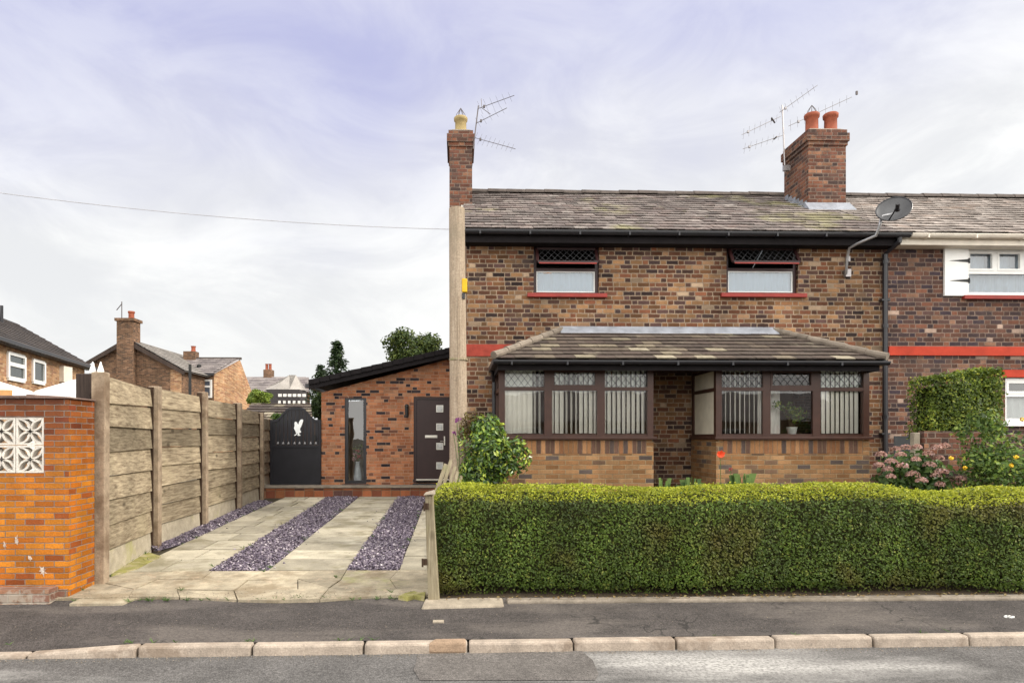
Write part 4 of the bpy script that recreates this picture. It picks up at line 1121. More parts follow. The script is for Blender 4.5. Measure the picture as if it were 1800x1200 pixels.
m = MB(); m.tube([dc-up*.27+nrm*.03, lnb-up*.03],.012,6); m.build('feed_arm', M['black'], dish)
m = MB(); m.tube([lnb-nrm*.06, lnb+nrm*.05],.032,10); m.tube([lnb-nrm*.09, lnb-nrm*.06],.045,10); m.build('receiver', M['black'], dish)
m = MB()
pts = [at(1487,482,11.92),at(1489,455,11.90),at(1493,436,11.80),at(1510,427,11.5),at(1540,414,11.3),at(1546,398,11.2),at(1550,380,11.16)]
m.tube(pts,.024,8); m.tube([pts[-1], dc-nrm*.06],.022,8)
m.build('mast', M['galv'], dish, smooth=True)
m = MB(); p = at(1489,480,11.96); m.box(p.x-.04,p.x+.06,11.93,11.998,p.z-.07,p.z+.07); m.build('wall_bracket', M['alum'], dish); m = MB(); p = at(1491,455,11.96); m.box(p.x-.03,p.x+.03,11.94,11.998,p.z-.05,p.z+.05); m.build('wall_bracket', M['alum'], dish)

def yagi(m, a, b, n, el, boom=.0065, axis=None):
    a = Vector(a); b = Vector(b); d = (b-a).normalized()
    m.tube([a,b],boom,5)
    s = d.cross(Vector(axis) if axis else Vector((0,0,1))).normalized()
    for k in range(n):
        p = a.lerp(b,(k+.3)/n); L = el*(1-.35*k/n); m.tube([p-s*L/2,p+s*L/2],.0022,4)
    p = a.lerp(b,.16); m.box(p.x-.02,p.x+.02,p.y-.02,p.y+.02,p.z-.025,p.z+.025)
A1 = thing('tv_aerial', 'tv aerial with three booms fixed to the narrow gable chimney', 'aerial', tuple(at(833,250,13.86)))
Yv = 13.85
m = MB(); m.tube([at(832,262,Yv),at(834,243,Yv),at(841,186,Yv)],.014,6); m.build('mast', M['alumdark'], A1)
for pa, pb, n, el in (((841,191),(904,168),6,.30),((837,217),(891,190),5,.24),((833,242),(906,262),9,.26)):
    m = MB(); a = at(*pa,Yv); b = at(*pb,Yv-.35); yagi(m,a,b,n,el,axis=(0,1,0) if pb[1] > 200 else (0,.6,.8)); m.build('boom', M['alumdark'], A1)
m = MB(); m.tube([at(846,174,Yv),at(847,190,Yv),at(862,201,Yv)],.007,5); m.build('stay', M['alumdark'], A1)
A2 = thing('tv_aerial', 'tv aerial with a tall mast and crossing booms on the wide two-pot chimney', 'aerial', tuple(at(1379,300,14.6)))
Yv = 14.6
m = MB(); m.tube([at(1380,302,Yv),at(1378,260,Yv),at(1375,185,Yv)],.016,6); p = at(1380,296,Yv); m.box(p.x-.04,p.x+.1,Yv-.04,Yv+.04,p.z-.06,p.z+.06); m.build('mast', M['alum'], A2)
for pa, pb, n, el, dy in (((1370,198),(1437,150),7,.24,-.3),((1304,237),(1372,205),7,.24,.2),((1306,262),(1376,238),7,.24,.2),((1386,222),(1497,171),9,.26,-.2)):
    m = MB(); yagi(m, at(*pa,Yv), at(*pb,Yv+dy), n, el, axis=(0,.7,.7)); m.build('boom', M['alum'], A2)
m = MB(); m.tube([at(1357,212,Yv),at(1356,207,Yv-.1),at(1362,216,Yv)],.018,5); m.build('reflector', M['alumdark'], A2)
m = MB(); m.tube([at(1360,245,Yv),at(1366,240,Yv-.1)],.018,5); m.build('reflector', M['alumdark'], A2)
m = MB(); m.box(at(1497,172,Yv).x-.03,at(1497,172,Yv).x+.01,Yv-.22,Yv-.19,at(1497,172,Yv).z-.04,at(1497,172,Yv).z+.04); m.build('reflector', M['alumdark'], A2)
# ------------------------------------------------------------------ porch extension on the left of the house
XY = 15.9
ex = thing('brick_extension', 'low orange brick extension with a sloping dark roof, tall slim window and brown door', 'extension', (-1.6,XY,.65))
XL = at(565,760,XY).x; XR = Xl-.002
zL = at(565,690,XY).z; zR = at(800,624,XY).z
Wt = pxr(606,644,699,850,XY); Dr = pxr(727,797,697,849,XY)
m = MB()
wall_y(m, XL, XR, .60, zL-.0, XY, [(Wt[0],Wt[1],Wt[2],Wt[3] if Wt[3] < zL else zL-.02),(Dr[0],Dr[1],Dr[2],min(Dr[3],zL-.02))], .10)
m.face([(XL,XY,zL),(XR,XY,zL),(XR,XY,zR)])
m.face([(XL,20.5,.3),(XL,XY,.3),(XL,XY,zL),(XL,20.5,zL)]); m.face([(XR,20.5,.3),(XL,20.5,.3),(XL,20.5,zL),(XR,20.5,zR)])
m.build('wall', M['brick_new'], ex)
m = MB(); m.face([(XL+.1,19,.6),(XR-.05,19,.6),(XR-.05,19,2.9),(XL+.1,19,2.9)]); m.face([(XL+.1,16.1,.66),(XR-.05,16.1,.66),(XR-.05,19,.66),(XL+.1,19,.66)]); m.build('interior', M['room'], ex)
# roof: single slope falling to the left, dark tiles with a verge board at the front
ra = at(543,672,15.62); rb_ = at(800,613,15.62)
m = MB(); U = Vector((rb_.x-ra.x,0,rb_.z-ra.z)); UL = U.length
# courses run front to back; up the slope is U
lay(m, Vector((ra.x,20.6,ra.z)), (0,-1,0), U, UL, .33, .19, lambda v: 0, lambda v: 20.6-15.62, .022, .003)
m.hexa([(ra.x+.02,15.66,ra.z-.06),(rb_.x,15.66,rb_.z-.06),(rb_.x,20.6,rb_.z-.06),(ra.x+.02,20.6,ra.z-.06)],[(ra.x+.02,15.66,ra.z-.004),(rb_.x,15.66,rb_.z-.004),(rb_.x,20.6,rb_.z-.004),(ra.x+.02,20.6,ra.z-.004)])
xroof = m.build('roof', tiles('charcoal_roof_tile',[(0,(.028,.03,.036)),(.6,(.045,.046,.055)),(1,(.07,.072,.08))],var=.2), ex)
m = MB(); un = U.normalized()
m.hexa([(ra.x,15.60,ra.z-.17),(rb_.x,15.60,rb_.z-.17),(rb_.x,15.64,rb_.z-.17),(ra.x,15.64,ra.z-.17)],[(ra.x,15.60,ra.z+.0),(rb_.x,15.60,rb_.z+.0),(rb_.x,15.64,rb_.z+.0),(ra.x,15.64,ra.z+.0)])
m.hexa([(ra.x,15.65,ra.z-.14),(rb_.x,15.65,rb_.z-.14),(rb_.x,15.895,rb_.z-.14),(ra.x,15.895,ra.z-.14)],[(ra.x,15.65,ra.z-.12),(rb_.x,15.65,rb_.z-.12),(rb_.x,15.895,rb_.z-.12),(ra.x,15.895,ra.z-.12)])
m.build('verge_board', M['fascia'], xroof)
m = MB(); n = 14          # dry-verge units
for k in range(n):
    p = Vector((ra.x,0,ra.z)).lerp(Vector((rb_.x,0,rb_.z)),k/n); q = Vector((ra.x,0,ra.z)).lerp(Vector((rb_.x,0,rb_.z)),(k+1.04)/n)
    m.hexa([(p.x,15.565,p.z-.05),(q.x,15.565,q.z-.07),(q.x,15.72,q.z-.07),(p.x,15.72,p.z-.05)],[(p.x,15.565,p.z+.065),(q.x,15.565,q.z+.05),(q.x,15.72,q.z+.05),(p.x,15.72,p.z+.065)])
m.build('verge_tiles', M['fascia'], xroof)
m = MB(); m.box(ra.x-.09,ra.x+.02,15.62,20.6,ra.z-.12,ra.z-.03); m.build('gutter', M['black'], xroof)
pA, pB, pC = at(640,652,18), at(690,634,18), at(770,634,18)
m = MB(); m.hexa([(pA.x,17.4,pA.z-.35),(pC.x,17.4,pA.z-.35),(pC.x,20.2,pA.z-.35),(pA.x,20.2,pA.z-.35)],[(pB.x-.1,18.3,pB.z),(pC.x,18.3,pC.z),(pC.x,19.6,pC.z),(pB.x-.1,19.6,pB.z)])
m.build('roof_hip', tiles('charcoal_hip_tile',[(0,(.05,.055,.065)),(1,(.08,.085,.1))],var=.2), xroof)
# tall window
x0,x1,z0,z1 = Wt; z1 = min(z1, zL-.02); y = XY+.03
m = MB(); f = .075
m.box(x0,x0+f,y,y+.08,z0,z1); m.box(x1-f,x1,y,y+.08,z0,z1); m.box(x0+f,x1-f,y,y+.08,z0,z0+f); m.box(x0+f,x1-f,y,y+.08,z1-f*.7,z1)
w = m.build('window', M['black'], ex)
m = MB(); m.face([(x0+f,y+.04,z0+f),(x1-f,y+.04,z0+f),(x1-f,y+.04,z1-f*.7),(x0+f,y+.04,z1-f*.7)]); m.build('pane', glass('tall_pane',tint=(.9,.95,1),boost=2.6), w)
m = MB(); m.box(x0-.06,x1+.06,XY-.06,XY-.003,z0-.055,z0-.003); m.build('sill', M['black'], w)
# vase of flowers behind it
vp = at(629,838,XY+.32)
vz = at(629,846,XY+.32).z
va = thing('flower_vase', 'tall white vase of red and pink flowers inside the slim window', 'vase', (vp.x,vp.y,vz))
m = MB(); m.lathe([(.085,0),(.10,.02),(.095,.12),(.07,.32),(.052,.46),(.06,.50),(.045,.50),(.04,.4)],(vp.x,vp.y,vz),18); m.build('vase', M['vase'], va, smooth=True)
m = MB(); pts = []
for k in range(14):
    a = random.uniform(0,6.28); sp = random.uniform(.02,.13); h = random.uniform(.12,.4)
    e = (vp.x+math.cos(a)*sp, vp.y+math.sin(a)*sp*.6, vz+.5+h); m.tube([(vp.x,vp.y,vz+.46),e],.004,4); pts.append(e)
m.build('stem', M['bark'], va)
P = np.array([p for p in pts for _ in range(7)])+RNG.normal(0,.03,(len(pts)*7,3)); leaf_mesh('foliage', P, np.tile((0,-1,.3),(len(P),1)), .07,.03, M['laurel'], va)
for k,(dx,dz) in enumerate(((-.06,.16),(.03,.10),(-.09,.05),(.02,.24))):
    Pf = np.array([(vp.x+dx,vp.y-.08,vz+.52+dz)])+RNG.normal(0,.022,(26,3)); leaf_mesh('flower', Pf, np.tile((0,-1,.3),(26,1)), .045,.035, M['petalred'] if k%2 else plain('pink_petal',(.62,.35,.33),.6,.2), va)
m = MB(); m.box(x0-.1,x1+.1,XY+.16,XY+.55,z0-.03,vz-.002); m.build('window_board', M['white'], ex)
# front door
x0,x1,z0,z1 = Dr; z1 = min(z1,zL-.02); y = XY+.05
m = MB(); f = .06
m.box(x0,x0+f,y-.02,y+.07,z0,z1); m.box(x1-f,x1,y-.02,y+.07,z0,z1); m.box(x0+f,x1-f,y-.02,y+.07,z1-f,z1)
d = m.build('door_frame', M['door'], ex)
m = MB(); m.box(x0+f,x1-f,y+.004,y+.05,z0+.03,z1-f); dr = m.build('door', M['door'], ex)
for py in (718,750,784,818):
    c = at(773,py,y); s = .085; m = MB()
    m.box(c.x-s,c.x+s,y-.006,y+.002,c.z-s,c.z+s)
    m.build('glazing_frame', M['steel'], dr)
for py in (718,750,784,818):
    c = at(773,py,y); m = MB(); s = .068; m.box(c.x-s,c.x+s,y-.011,y-.0065,c.z-s,c.z+s); m.build('pane', M['frost'], dr)
c = at(758,767,y); m = MB(); m.box(c.x-.15,c.x+.15,y-.014,y+.003,c.z-.032,c.z+.032); m.box(c.x-.13,c.x+.13,y-.020,y-.014,c.z-.018,c.z+.018); m.build('letterbox', M['steel'], dr, bevel=.004)
c = at(781,775,y); m = MB(); m.box(c.x-.012,c.x+.02,y-.03,y+.003,c.z-.1,c.z+.12); m.tube([(c.x,y-.03,c.z),(c.x-.10,y-.05,c.z)],.012,8); m.build('handle', M['steel'], dr)
m = MB(); m.box(x0+f,x1-f,y-.045,y+.003,z0+.07,z0+.105); m.build('weather_bar', M['steel'], dr)
m = MB(); m.box(x0-.02,x1+.02,XY-.09,XY+.09,z0-.07,z0-.003); m.build('threshold', M['black'], ex)
# outdoor wall lamp
c = at(715,722,XY-.07); m = MB()
m.tube([(c.x,XY-.07,c.z-.13),(c.x,XY-.07,c.z+.10)],.045,10); wl_ = None
lm = thing('wall_lamp', 'small black outdoor wall lamp left of the brown door', 'lamp', (c.x,XY,c.z-.1))
m.build('lamp_body', M['iron'], lm)
m = MB(); m.box(c.x-.035,c.x+.035,XY-.06,XY-.002,c.z-.05,c.z+.05); m.build('bracket', M['iron'], lm)
m = MB(); m.lathe([(.02,.0),(.06,.01),(.03,.06),(.01,.07)],(c.x,XY-.07,c.z+.10),10); m.build('cap', M['iron'], lm)

# ------------------------------------------------------------------ arched gate
GY = 15.86
gx0, gx1 = at(475,800,GY).x, at(564,800,GY).x
gate = thing('arched_gate', 'black arched side gate with a white bird emblem between fence and extension', 'gate', ((gx0+gx1)/2,GY,.7))
zs_ = at(490,738,GY).z; zp = at(520,716,GY).z; zb0 = at(520,851,GY).z
W_ = gx1-gx0
def archz(t):
    # flat shoulders, ogee up to the arched top
    e = min(t,1-t)*2
    q = min(1,max(0,(e-.22)/.55)); q = q*q*(3-2*q)
    return zs_+(zp-zs_)*(.72*q+.28*math.sin(math.pi*min(1,max(0,(t-.11)/.78)))*(1 if .11<t<.89 else 0))
zrail = at(520,782,GY).z
m = MB(); n = 12
for k in range(n):
    a_ = gx0+.05+(W_-.10)*k/n; b_ = gx0+.05+(W_-.10)*(k+1)/n-.010
    m.hexa([(a_,GY,zrail),(b_,GY,zrail),(b_,GY+.03,zrail),(a_,GY+.03,zrail)],
           [(a_,GY,archz((a_-gx0)/W_)-.03),(b_,GY,archz((b_-gx0)/W_)-.03),(b_,GY+.03,archz((b_-gx0)/W_)-.03),(a_,GY+.03,archz((a_-gx0)/W_)-.03)])
m.build('upper_boards', M['anthracite'], gate)
m = MB(); m.box(gx0+.05,gx1-.05,GY+.004,GY+.03,zb0+.05,zrail-.06); m.build('lower_panel', M['anthracite'], gate)
m = MB(); m.box(gx0,gx0+.05,GY-.015,GY+.045,zb0,zs_); m.box(gx1-.05,gx1,GY-.015,GY+.045,zb0,zs_); m.box(gx0+.05,gx1-.05,GY-.012,GY+.04,zrail-.06,zrail-.002); m.box(gx0+.05,gx1-.05,GY-.012,GY+.04,zb0,zb0+.09)
for k in range(24):
    t0,t1 = k/24,(k+1)/24; xa,xb = gx0+W_*t0, gx0+W_*t1
    za,zb_ = archz(t0),archz(t1); m.hexa([(xa,GY-.016,za-.05),(xb,GY-.016,zb_-.05),(xb,GY+.046,zb_-.05),(xa,GY+.046,za-.05)],[(xa,GY-.016,za+.01),(xb,GY-.016,zb_+.01),(xb,GY+.046,zb_+.01),(xa,GY+.046,za+.01)])
m.build('gate_frame', M['anthracite'], gate)
# bird emblem: upright bird with both wings raised
poly = [(694,878),(706,848),(738,836),(744,812),(716,748),(690,700),(700,660),(708,630),(700,600),(704,560),(722,542),(748,546),(770,580),(792,612),(808,560),(826,520),(856,494),(890,488),(910,510),(900,560),(880,610),(860,660),(838,700),(834,740),(858,770),(852,800),(820,806),(806,832),(838,850),(846,866),(806,876),(770,866),(782,834),(776,818),(764,838),(730,866)]
def em(u,v): p = at(465+u/13.33, 700+v/13.33, GY-.0); return (p.x, p.z)
pts = [em(u,v) for u,v in poly]
m = MB(); b = 0
pts = pts[::-1] if sum((pts[i][0]*pts[(i+1)%len(pts)][1]-pts[(i+1)%len(pts)][0]*pts[i][1]) for i in range(len(pts))) < 0 else pts
from mathutils.geometry import tessellate_polygon
tri = tessellate_polygon([[Vector((x,z,0)) for x,z in pts]])
m.v = [(x,GY-.010,z) for x,z in pts]+[(x,GY+.001,z) for x,z in pts]; L_ = len(pts)
for t_ in tri: m.f.append(tuple(t_)); m.f.append(tuple(L_+i for i in reversed(t_)))
for i in range(L_): j=(i+1)%L_; m.f.append((i,j,L_+j,L_+i))
m.build('bird_emblem', M['emblem'], gate)
m = MB()
for u in (318,440,565,705,822,945,1082,1205):
    c = em(u,1040); m.hexa([(c[0]-.026,GY-.02,c[1]-.026),(c[0]+.026,GY-.02,c[1]-.026),(c[0]+.026,GY-.012,c[1]-.026),(c[0]-.026,GY-.012,c[1]-.026)],[(c[0]-.004,GY-.02,c[1]+.03),(c[0]+.012,GY-.02,c[1]+.03),(c[0]+.012,GY-.012,c[1]+.03),(c[0]-.004,GY-.012,c[1]+.03)])
m.build('stud', M['emblem_dim'], gate)
m = MB(); c = em(1190,900); m.box(c[0]-.02,c[0]+.02,GY-.04,GY-.015,c[1]-.08,c[1]+.05); m.build('latch', M['iron'], gate)
m = MB(); m.box(gx1+.004,XL-.004,GY-.0,GY+.06,.66,zs_-.05); m.build('gate_jamb', M['anthracite'], gate)

# ------------------------------------------------------------------ concrete post and timber fence
fence = thing('timber_fence', 'weathered horizontal-board fence with concrete posts along the driveway', 'fence', (-4.35,11,.3))
fp = []
for px, Y, topy in ((176,7.42,654),(272,9.3,679),(357,11.2,689),(418,13.1,708),(458,15.05,725),(476,16.9,736)):
    fp.append((at(px,800,Y).x, Y, at(px,topy,Y).z))
fdir = (Vector((fp[4][0],fp[4][1],0))-Vector((fp[0][0],fp[0][1],0))).normalized(); fnx = Vector((fdir.y,-fdir.x,0))  # towards the drive
for i,(x,y,zt_) in enumerate(fp):
    m = MB(); p = Vector((x,y,0)); a,b = .075,.062
    c = [p-fnx*a-fdir*b,p+fnx*a-fdir*b,p+fnx*a+fdir*b,p-fnx*a+fdir*b]
    lean = Vector((random.uniform(-.012,.012),random.uniform(-.01,.01),0))
    m.hexa([q+Vector((0,0,.0)) for q in c],[q+lean+Vector((0,0,zt_)) for q in c])
    m.build('post', M['post'], fence, bevel=.012)
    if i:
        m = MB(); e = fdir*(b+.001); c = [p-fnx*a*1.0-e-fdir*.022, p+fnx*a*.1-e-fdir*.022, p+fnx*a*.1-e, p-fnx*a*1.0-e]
        m.hexa([q+Vector((0,0,zY(y)-.05)) for q in c],[q+lean+Vector((0,0,zt_-.015)) for q in c]); m.build('dark_strip', M['dark_strip'], fence, bevel=.004)  # dark strip added over half of the post's road-facing side
for i in range(5):
    p = Vector((fp[i][0],fp[i][1],0)); q = Vector((fp[i+1][0],fp[i+1][1],0)); d = (q-p).normalized(); L = (q-p).length
    zb = zY((p.y+q.y)/2)-.02 if i < 4 else .64
    ztop = min(fp[i][2],fp[i+1][2])-.03
    if i == 3: ztop = (fp[3][2]+fp[4][2])/2-.05
    def brd(m, z0a, z0b, z1a, z1b, th, off=-.035):
        a = p+d*.055; b = q-d*.055; n_ = Vector((d.y,-d.x,0))*1
        o = n_*(off)
        m.hexa([a-n_*th+o+Vector((0,0,z0a)),a+n_*th+o+Vector((0,0,z0a)),b+n_*th+o+Vector((0,0,z0b)),b-n_*th+o+Vector((0,0,z0b))],
               [a-n_*th*.5+o+Vector((0,0,z1a)),a+n_*th*.1+o+Vector((0,0,z1a)),b+n_*th*.1+o+Vector((0,0,z1b)),b-n_*th*.5+o+Vector((0,0,z1b))])
    gb = .30
    za, zb2 = zY(p.y)-.02, zY(q.y)-.02
    if i == 4: za = zb2 = .64
    m = MB(); brd(m, za-.1, zb2-.1, zb+gb, zb+gb, .025); m.build('gravel_board', M['gravelboard'], fence, bevel=.006)
    nb_ = max(4, round((ztop-zb-gb)/.29)); hh = (ztop-zb-gb)/nb_
    m = MB(); cr = random.Random(i+3)
    for k in range(nb_):
        z0 = zb+gb+.012+k*hh; z1 = z0+hh-.004; e = cr.uniform(-.012,.012); e2 = cr.uniform(-.012,.012)
        if k == nb_-1: e, e2 = (.02,-.03) if i == 0 else (e,e2)
        brd(m, z0-e, z0+e, z1+e, z1+e2, .026+cr.uniform(0,.010))
    m.build('panel', M['board'], fence)

# ------------------------------------------------------------------ orange brick garden wall with screen blocks
PX, PY0, PY1 = at(121,850,6.87).x, 6.87, 7.345
ztp = at(60,701,6.87).z
gw = thing('brick_garden_wall', 'glossy orange brick garden wall with white pierced screen blocks at the left edge', 'garden wall', (-5.5,6.87,.1))
s_ = .2905
bx1 = at(77,780,6.87).x; bzt = at(40,733,6.87).z; bzb = bzt-2*s_
m = MB(); holes = [(bx1-7*s_, bx1, bzb, bzt)]
wall_y(m, -9.0, PX, -.02, ztp, PY0, holes, .10)
m.face([(PX,PY0,-.02),(PX,PY1,-.02),(PX,PY1,ztp),(PX,PY0,ztp)]); m.face([(-9,PY0,ztp),(PX,PY0,ztp),(PX,PY1,ztp),(-9,PY1,ztp)])
m.face([(PX,PY1,-.02),(bx1+.1,PY1,-.02),(bx1+.1,PY1,ztp),(PX,PY1,ztp)]); m.face([(bx1+.02,PY0+.1,bzb),(bx1+.02,PY0+.1,bzt),(bx1+.02,PY1,bzt),(bx1+.02,PY1,bzb)])
m.face([(-9,PY0+.105,-.02),(bx1+.1,PY0+.105,-.02),(bx1+.1,PY0+.105,bzb-.003),(-9,PY0+.105,bzb-.003)])
m.build('brickwork', M['brick_orange'], gw)
m = MB(); m.box(-9,PX-.01,PY0-.012,PY0+.0,-.02,at(60,1035,6.86).z); m.box(-9,PX-.10,PY0-.17,PY0-.012,-.1,at(60,1036,6.7).z)
m.build('plinth', M['brick_plinth'], gw)
m = MB(); 
m.box(-9.05,PX-.30,PY0-.035,PY0+.16,ztp+.003,ztp+.035); m.hexa([(PX-.42,PY0-.04,ztp+.004),(PX+.03,PY0-.04,ztp+.004),(PX+.03,PY1,ztp+.004),(PX-.42,PY1,ztp+.004)],[(PX-.42,PY0-.03,ztp+.05),(PX+.02,PY0-.03,ztp+.02),(PX+.02,PY1,ztp+.02),(PX-.42,PY1,ztp+.055)])
m.build('coping', M['coping'], gw, bevel=.01)
def screen_block():
    m = MB(); h = s_/2-.004; d0, d1 = 0, .09; t = .018
    m.box(-h,h,d0,d1,-h,-h+t); m.box(-h,h,d0,d1,h-t,h); m.box(-h,-h+t,d0,d1,-h+t,h-t); m.box(h-t,h,d0,d1,-h+t,h-t)
    rr_ = h-t*.6
    for sx in (1,-1):
        for sz in (1,-1):
            # lens between centre and corner: two arcs
            for side in (1,-1):
                prev = None
                for k in range(9):
                    f = k/8; x = sx*rr_*f; z = sz*rr_*f; bow = .030*math.sin(math.pi*f)*side
                    x2 = x - sz*bow*.9; z2 = z + sx*bow*.9
                    if prev: m.bar((prev[0],d1/2,prev[1]),(x2,d1/2,z2),.020,d1-.006,up=(0,1,0))
                    prev = (x2,z2)
    m.lathe([(.028,0),(.03,.001)],(0,0,0),8)
    return m
sb0 = None
for cI in range(7):
    for rI in range(2):
        loc = (bx1-s_*(cI+.5), PY0+.006, bzt-s_*(rI+.5))
        if sb0 is None:
            mm = screen_block(); mm.v = [(v[0]+loc[0],v[1]+loc[1],v[2]+loc[2]) for v in mm.v]
            sb0 = mm.build('screen_block', M['screen'], gw)
            base = Vector(loc)
        else:
            c = sb0.copy(); COL.objects.link(c); c.parent = gw; c.location = Vector(loc)-base
# dark timber post behind the pillar
a = at(137,720,7.9); b = at(163,720,7.9)
m = MB(); m.box(a.x,b.x,7.85,7.99,.1,at(150,657,7.9).z); m.build
tag(m.build('gate_upright', M['darkwood'], bevel=.01), 'dark timber upright between the brick wall and the first concrete post', 'post')

# ------------------------------------------------------------------ utility pole, wire
UY = 9.8
pb, pt = at(806,870,UY), at(803,367,UY)
pole = thing('utility_pole', 'tall weathered wooden utility pole in front of the house corner', 'utility pole', (pb.x,UY,.3))
m = MB(); m.tube([(pb.x,UY,.25),(pb.x-.003,UY,2.5),(pt.x,UY,pt.z)],.142,20,.118); m.build('pole', M['pole'], pole, smooth=False)
m = MB(); zc_ = at(805,632,UY).z; m.tube([(pb.x,UY,zc_-.014),(pb.x,UY,zc_+.014)],.142,20); m.build('steel_band', M['oldwood'], pole)
c = at(816,502,UY-.09); m = MB(); m.box(c.x-.035,c.x+.045,UY-.11,UY-.02,c.z-.10,c.z+.105); mk_ = m.build('marker', M['yellow'], pole, bevel=.01)
c = at(814,519,UY-.09); m = MB(); m.box(c.x-.015,c.x+.03,UY-.11,UY-.04,c.z-.05,c.z+.03); m.build('cable_clip', M['black'], pole)
m = MB(); m.tube([at(806,520,UY-.135),at(806,640,UY-.142),at(806,845,UY-.148)],.010,5); m.build('cable_guard', M['pole'], pole)
m = MB(); p0 = at(792,403,UY); p1 = at(-60,331,9.0); pts = []
for k in range(21):
    f = k/20; p = p0.lerp(p1,f); p.z -= .10*4*f*(1-f); pts.append(p)
m.tube(pts,.0055,5)
tag(m.build('overhead_wire', M['wire']), 'thin overhead cable running from the utility pole out of the left edge', 'cable')

# ------------------------------------------------------------------ gate post with hinges, broken palings
gpst = thing('gate_post', 'leaning weathered wooden gate post at the end of the front hedge', 'gate post', (-.35,6.72,.15))
m = MB(); a = at(763,1048,6.72); b = at(754,869,6.72)
m.hexa([(a.x-.06,6.67,.14),(a.x+.06,6.67,.14),(a.x+.06,6.79,.14),(a.x-.06,6.79,.14)],[(b.x-.04,6.68,b.z),(b.x+.045,6.68,b.z-.01),(b.x+.045,6.78,b.z-.01),(b.x-.04,6.78,b.z)])
m.build('post', M['oldwood'], gpst, bevel=.012)
for py in (888,985):
    c = at(749 if py < 900 else 746,py,6.72); m = MB(); m.box(c.x-.015,c.x+.03,6.655,6.672,c.z-.035,c.z+.03); m.tube([(c.x-.015,6.65,c.z-.05),(c.x-.015,6.65,c.z+.035)],.010,8); m.build('hinge', M['dark_strip'], gpst)
c = at(757,866,6.72); m = MB(); m.hexa([(c.x-.075,6.64,c.z-.02),(c.x+.05,6.64,c.z-.01),(c.x+.05,6.8,c.z-.01),(c.x-.075,6.8,c.z-.02)],[(c.x-.05,6.65,c.z+.005),(c.x+.04,6.66,c.z+.03),(c.x+.04,6.79,c.z+.03),(c.x-.05,6.79,c.z+.005)]); m.build('cap_stone', M['edging_pale'], gpst, bevel=.01)
pal = thing('broken_palings', 'leaning broken wooden palings behind the hedge at the foot of the utility pole', 'palings', (-.2,8.4,.3))
for (xa,xb,yt,w) in ((758,784,815,.055),(769,793,808,.045),(779,800,819,.04),(788,805,828,.04),(797,811,836,.035)):
    a = at(xa-4,905,8.4); b = at(xb,yt,8.5); m = MB(); m.bar(a,b,w,.025,up=(0,1,0)); m.build('paling', M['oldwood'], pal)
m = MB(); m.bar(at(756,868,8.47),at(812,848,8.52),.07,.03,up=(0,1,0)); m.build('rail', M['oldwood'], pal)

# ------------------------------------------------------------------ front hedge
HX0, HX1, HY0, HY1 = at(760,950,6.85).x, 7.6, 6.82, 7.78
HZ0, HZ1 = .16, 1.225
hedge = thing('privet_hedge', 'long clipped green privet hedge along the pavement', 'hedge', ((HX0+HX1)/2,7.3,.15))
def wob(x, k): return .034*math.sin(x*1.7+k)+.022*math.sin(x*4.1+2*k)+.012*math.sin(x*9.3+k)
dipx = at(1600,860,7.6).x
def topz(x): return HZ1 + .5*wob(x,1) - .055*math.exp(-((x-dipx)/.30)**2) - .035*max(0,min(1,(x-dipx)/.3)) + .02*math.exp(-((x-dipx-1)/.4)**2)
def prof_hedge(x, s):
    # s 0..1: front bottom -> front top -> over the crowned top -> back
    r = .15; H = topz(x)-HZ0
    Lf = H-r; La = r*math.pi/2; Lt = HY1-HY0-2*r; tot = Lf*2+La*2+Lt
    q = s*tot
    fy = HY0+wob(x,0)*.8
    if q < Lf:
        z = HZ0+q; inset = .10*max(0,1-(q/.16)) ; return (fy+inset-.02*math.sin(math.pi*q/Lf), z),(-1,.1-.5*max(0,1-q/.16))
    q -= Lf
    if q < La: a = q/r; return (fy+r-math.cos(a)*r, HZ0+Lf+math.sin(a)*r),(-math.cos(a),math.sin(a))
    q -= La
    if q < Lt: f = q/Lt; return (fy+r+q, topz(x)+.075*math.sin(math.pi*f*.9)**.7),(-.1,1)
    q -= Lt
    if q < La: a = q/r; return (HY1-r+math.sin(a)*r, HZ0+Lf+math.cos(a)*r),(math.sin(a),math.cos(a))
    q -= La
    return (HY1, HZ0+Lf-q),(1,0)
P = []; N = []; P2 = []; N2 = []
for _ in range(84000):
    x = random.uniform(HX0,HX1); s = random.random()**1.25*.86
    (y,z),(ny,nz) = prof_hedge(x,s)
    if z < HZ0+.05+.07*(.5+.5*math.sin(x*5.1)*math.sin(x*2.3+1)) and ny < 0 and random.random() < .8: continue
    e = max(0, 1-(x-HX0)/.14); 
    if e > 0: y = y+(7.3-y)*.0; z -= (.10*e*e if nz > .3 else 0); y += .12*e*e*(1 if ny < 0 else -1)
    clump = .5+.5*math.sin(x*7.3+z*9)*math.sin(x*3.1-z*13+y*5)
    dep = random.random()**2*.07*(.5+clump)
    y -= ny*dep - ny*0; 
    z -= nz*dep
    top = ny < .5 and nz > .5
    if top and random.random() < min(.9, max(0,(nz-.5)*2.6)): P2.append((x,y,z+random.uniform(0,.012))); N2.append((0,ny*.4,nz))  # upward-facing leaves take the brighter colour, so the lit top is painted
    else: P.append((x,y,z)); N.append((0,ny,nz+.15))
for _ in range(4200):                         # clipped end facing the driveway
    y = random.uniform(HY0+.06,HY1-.02); z = random.uniform(HZ0,HZ1-.05)
    P.append((HX0+.01+random.random()**2*.07+.05*((y-7.3)/.5)**2, y, z)); N.append((-1,0,.2))
leaf_mesh('foliage', P, N, .030, .018, M['hedge'], hedge, jit=.6, up=.15)
sp_ = []
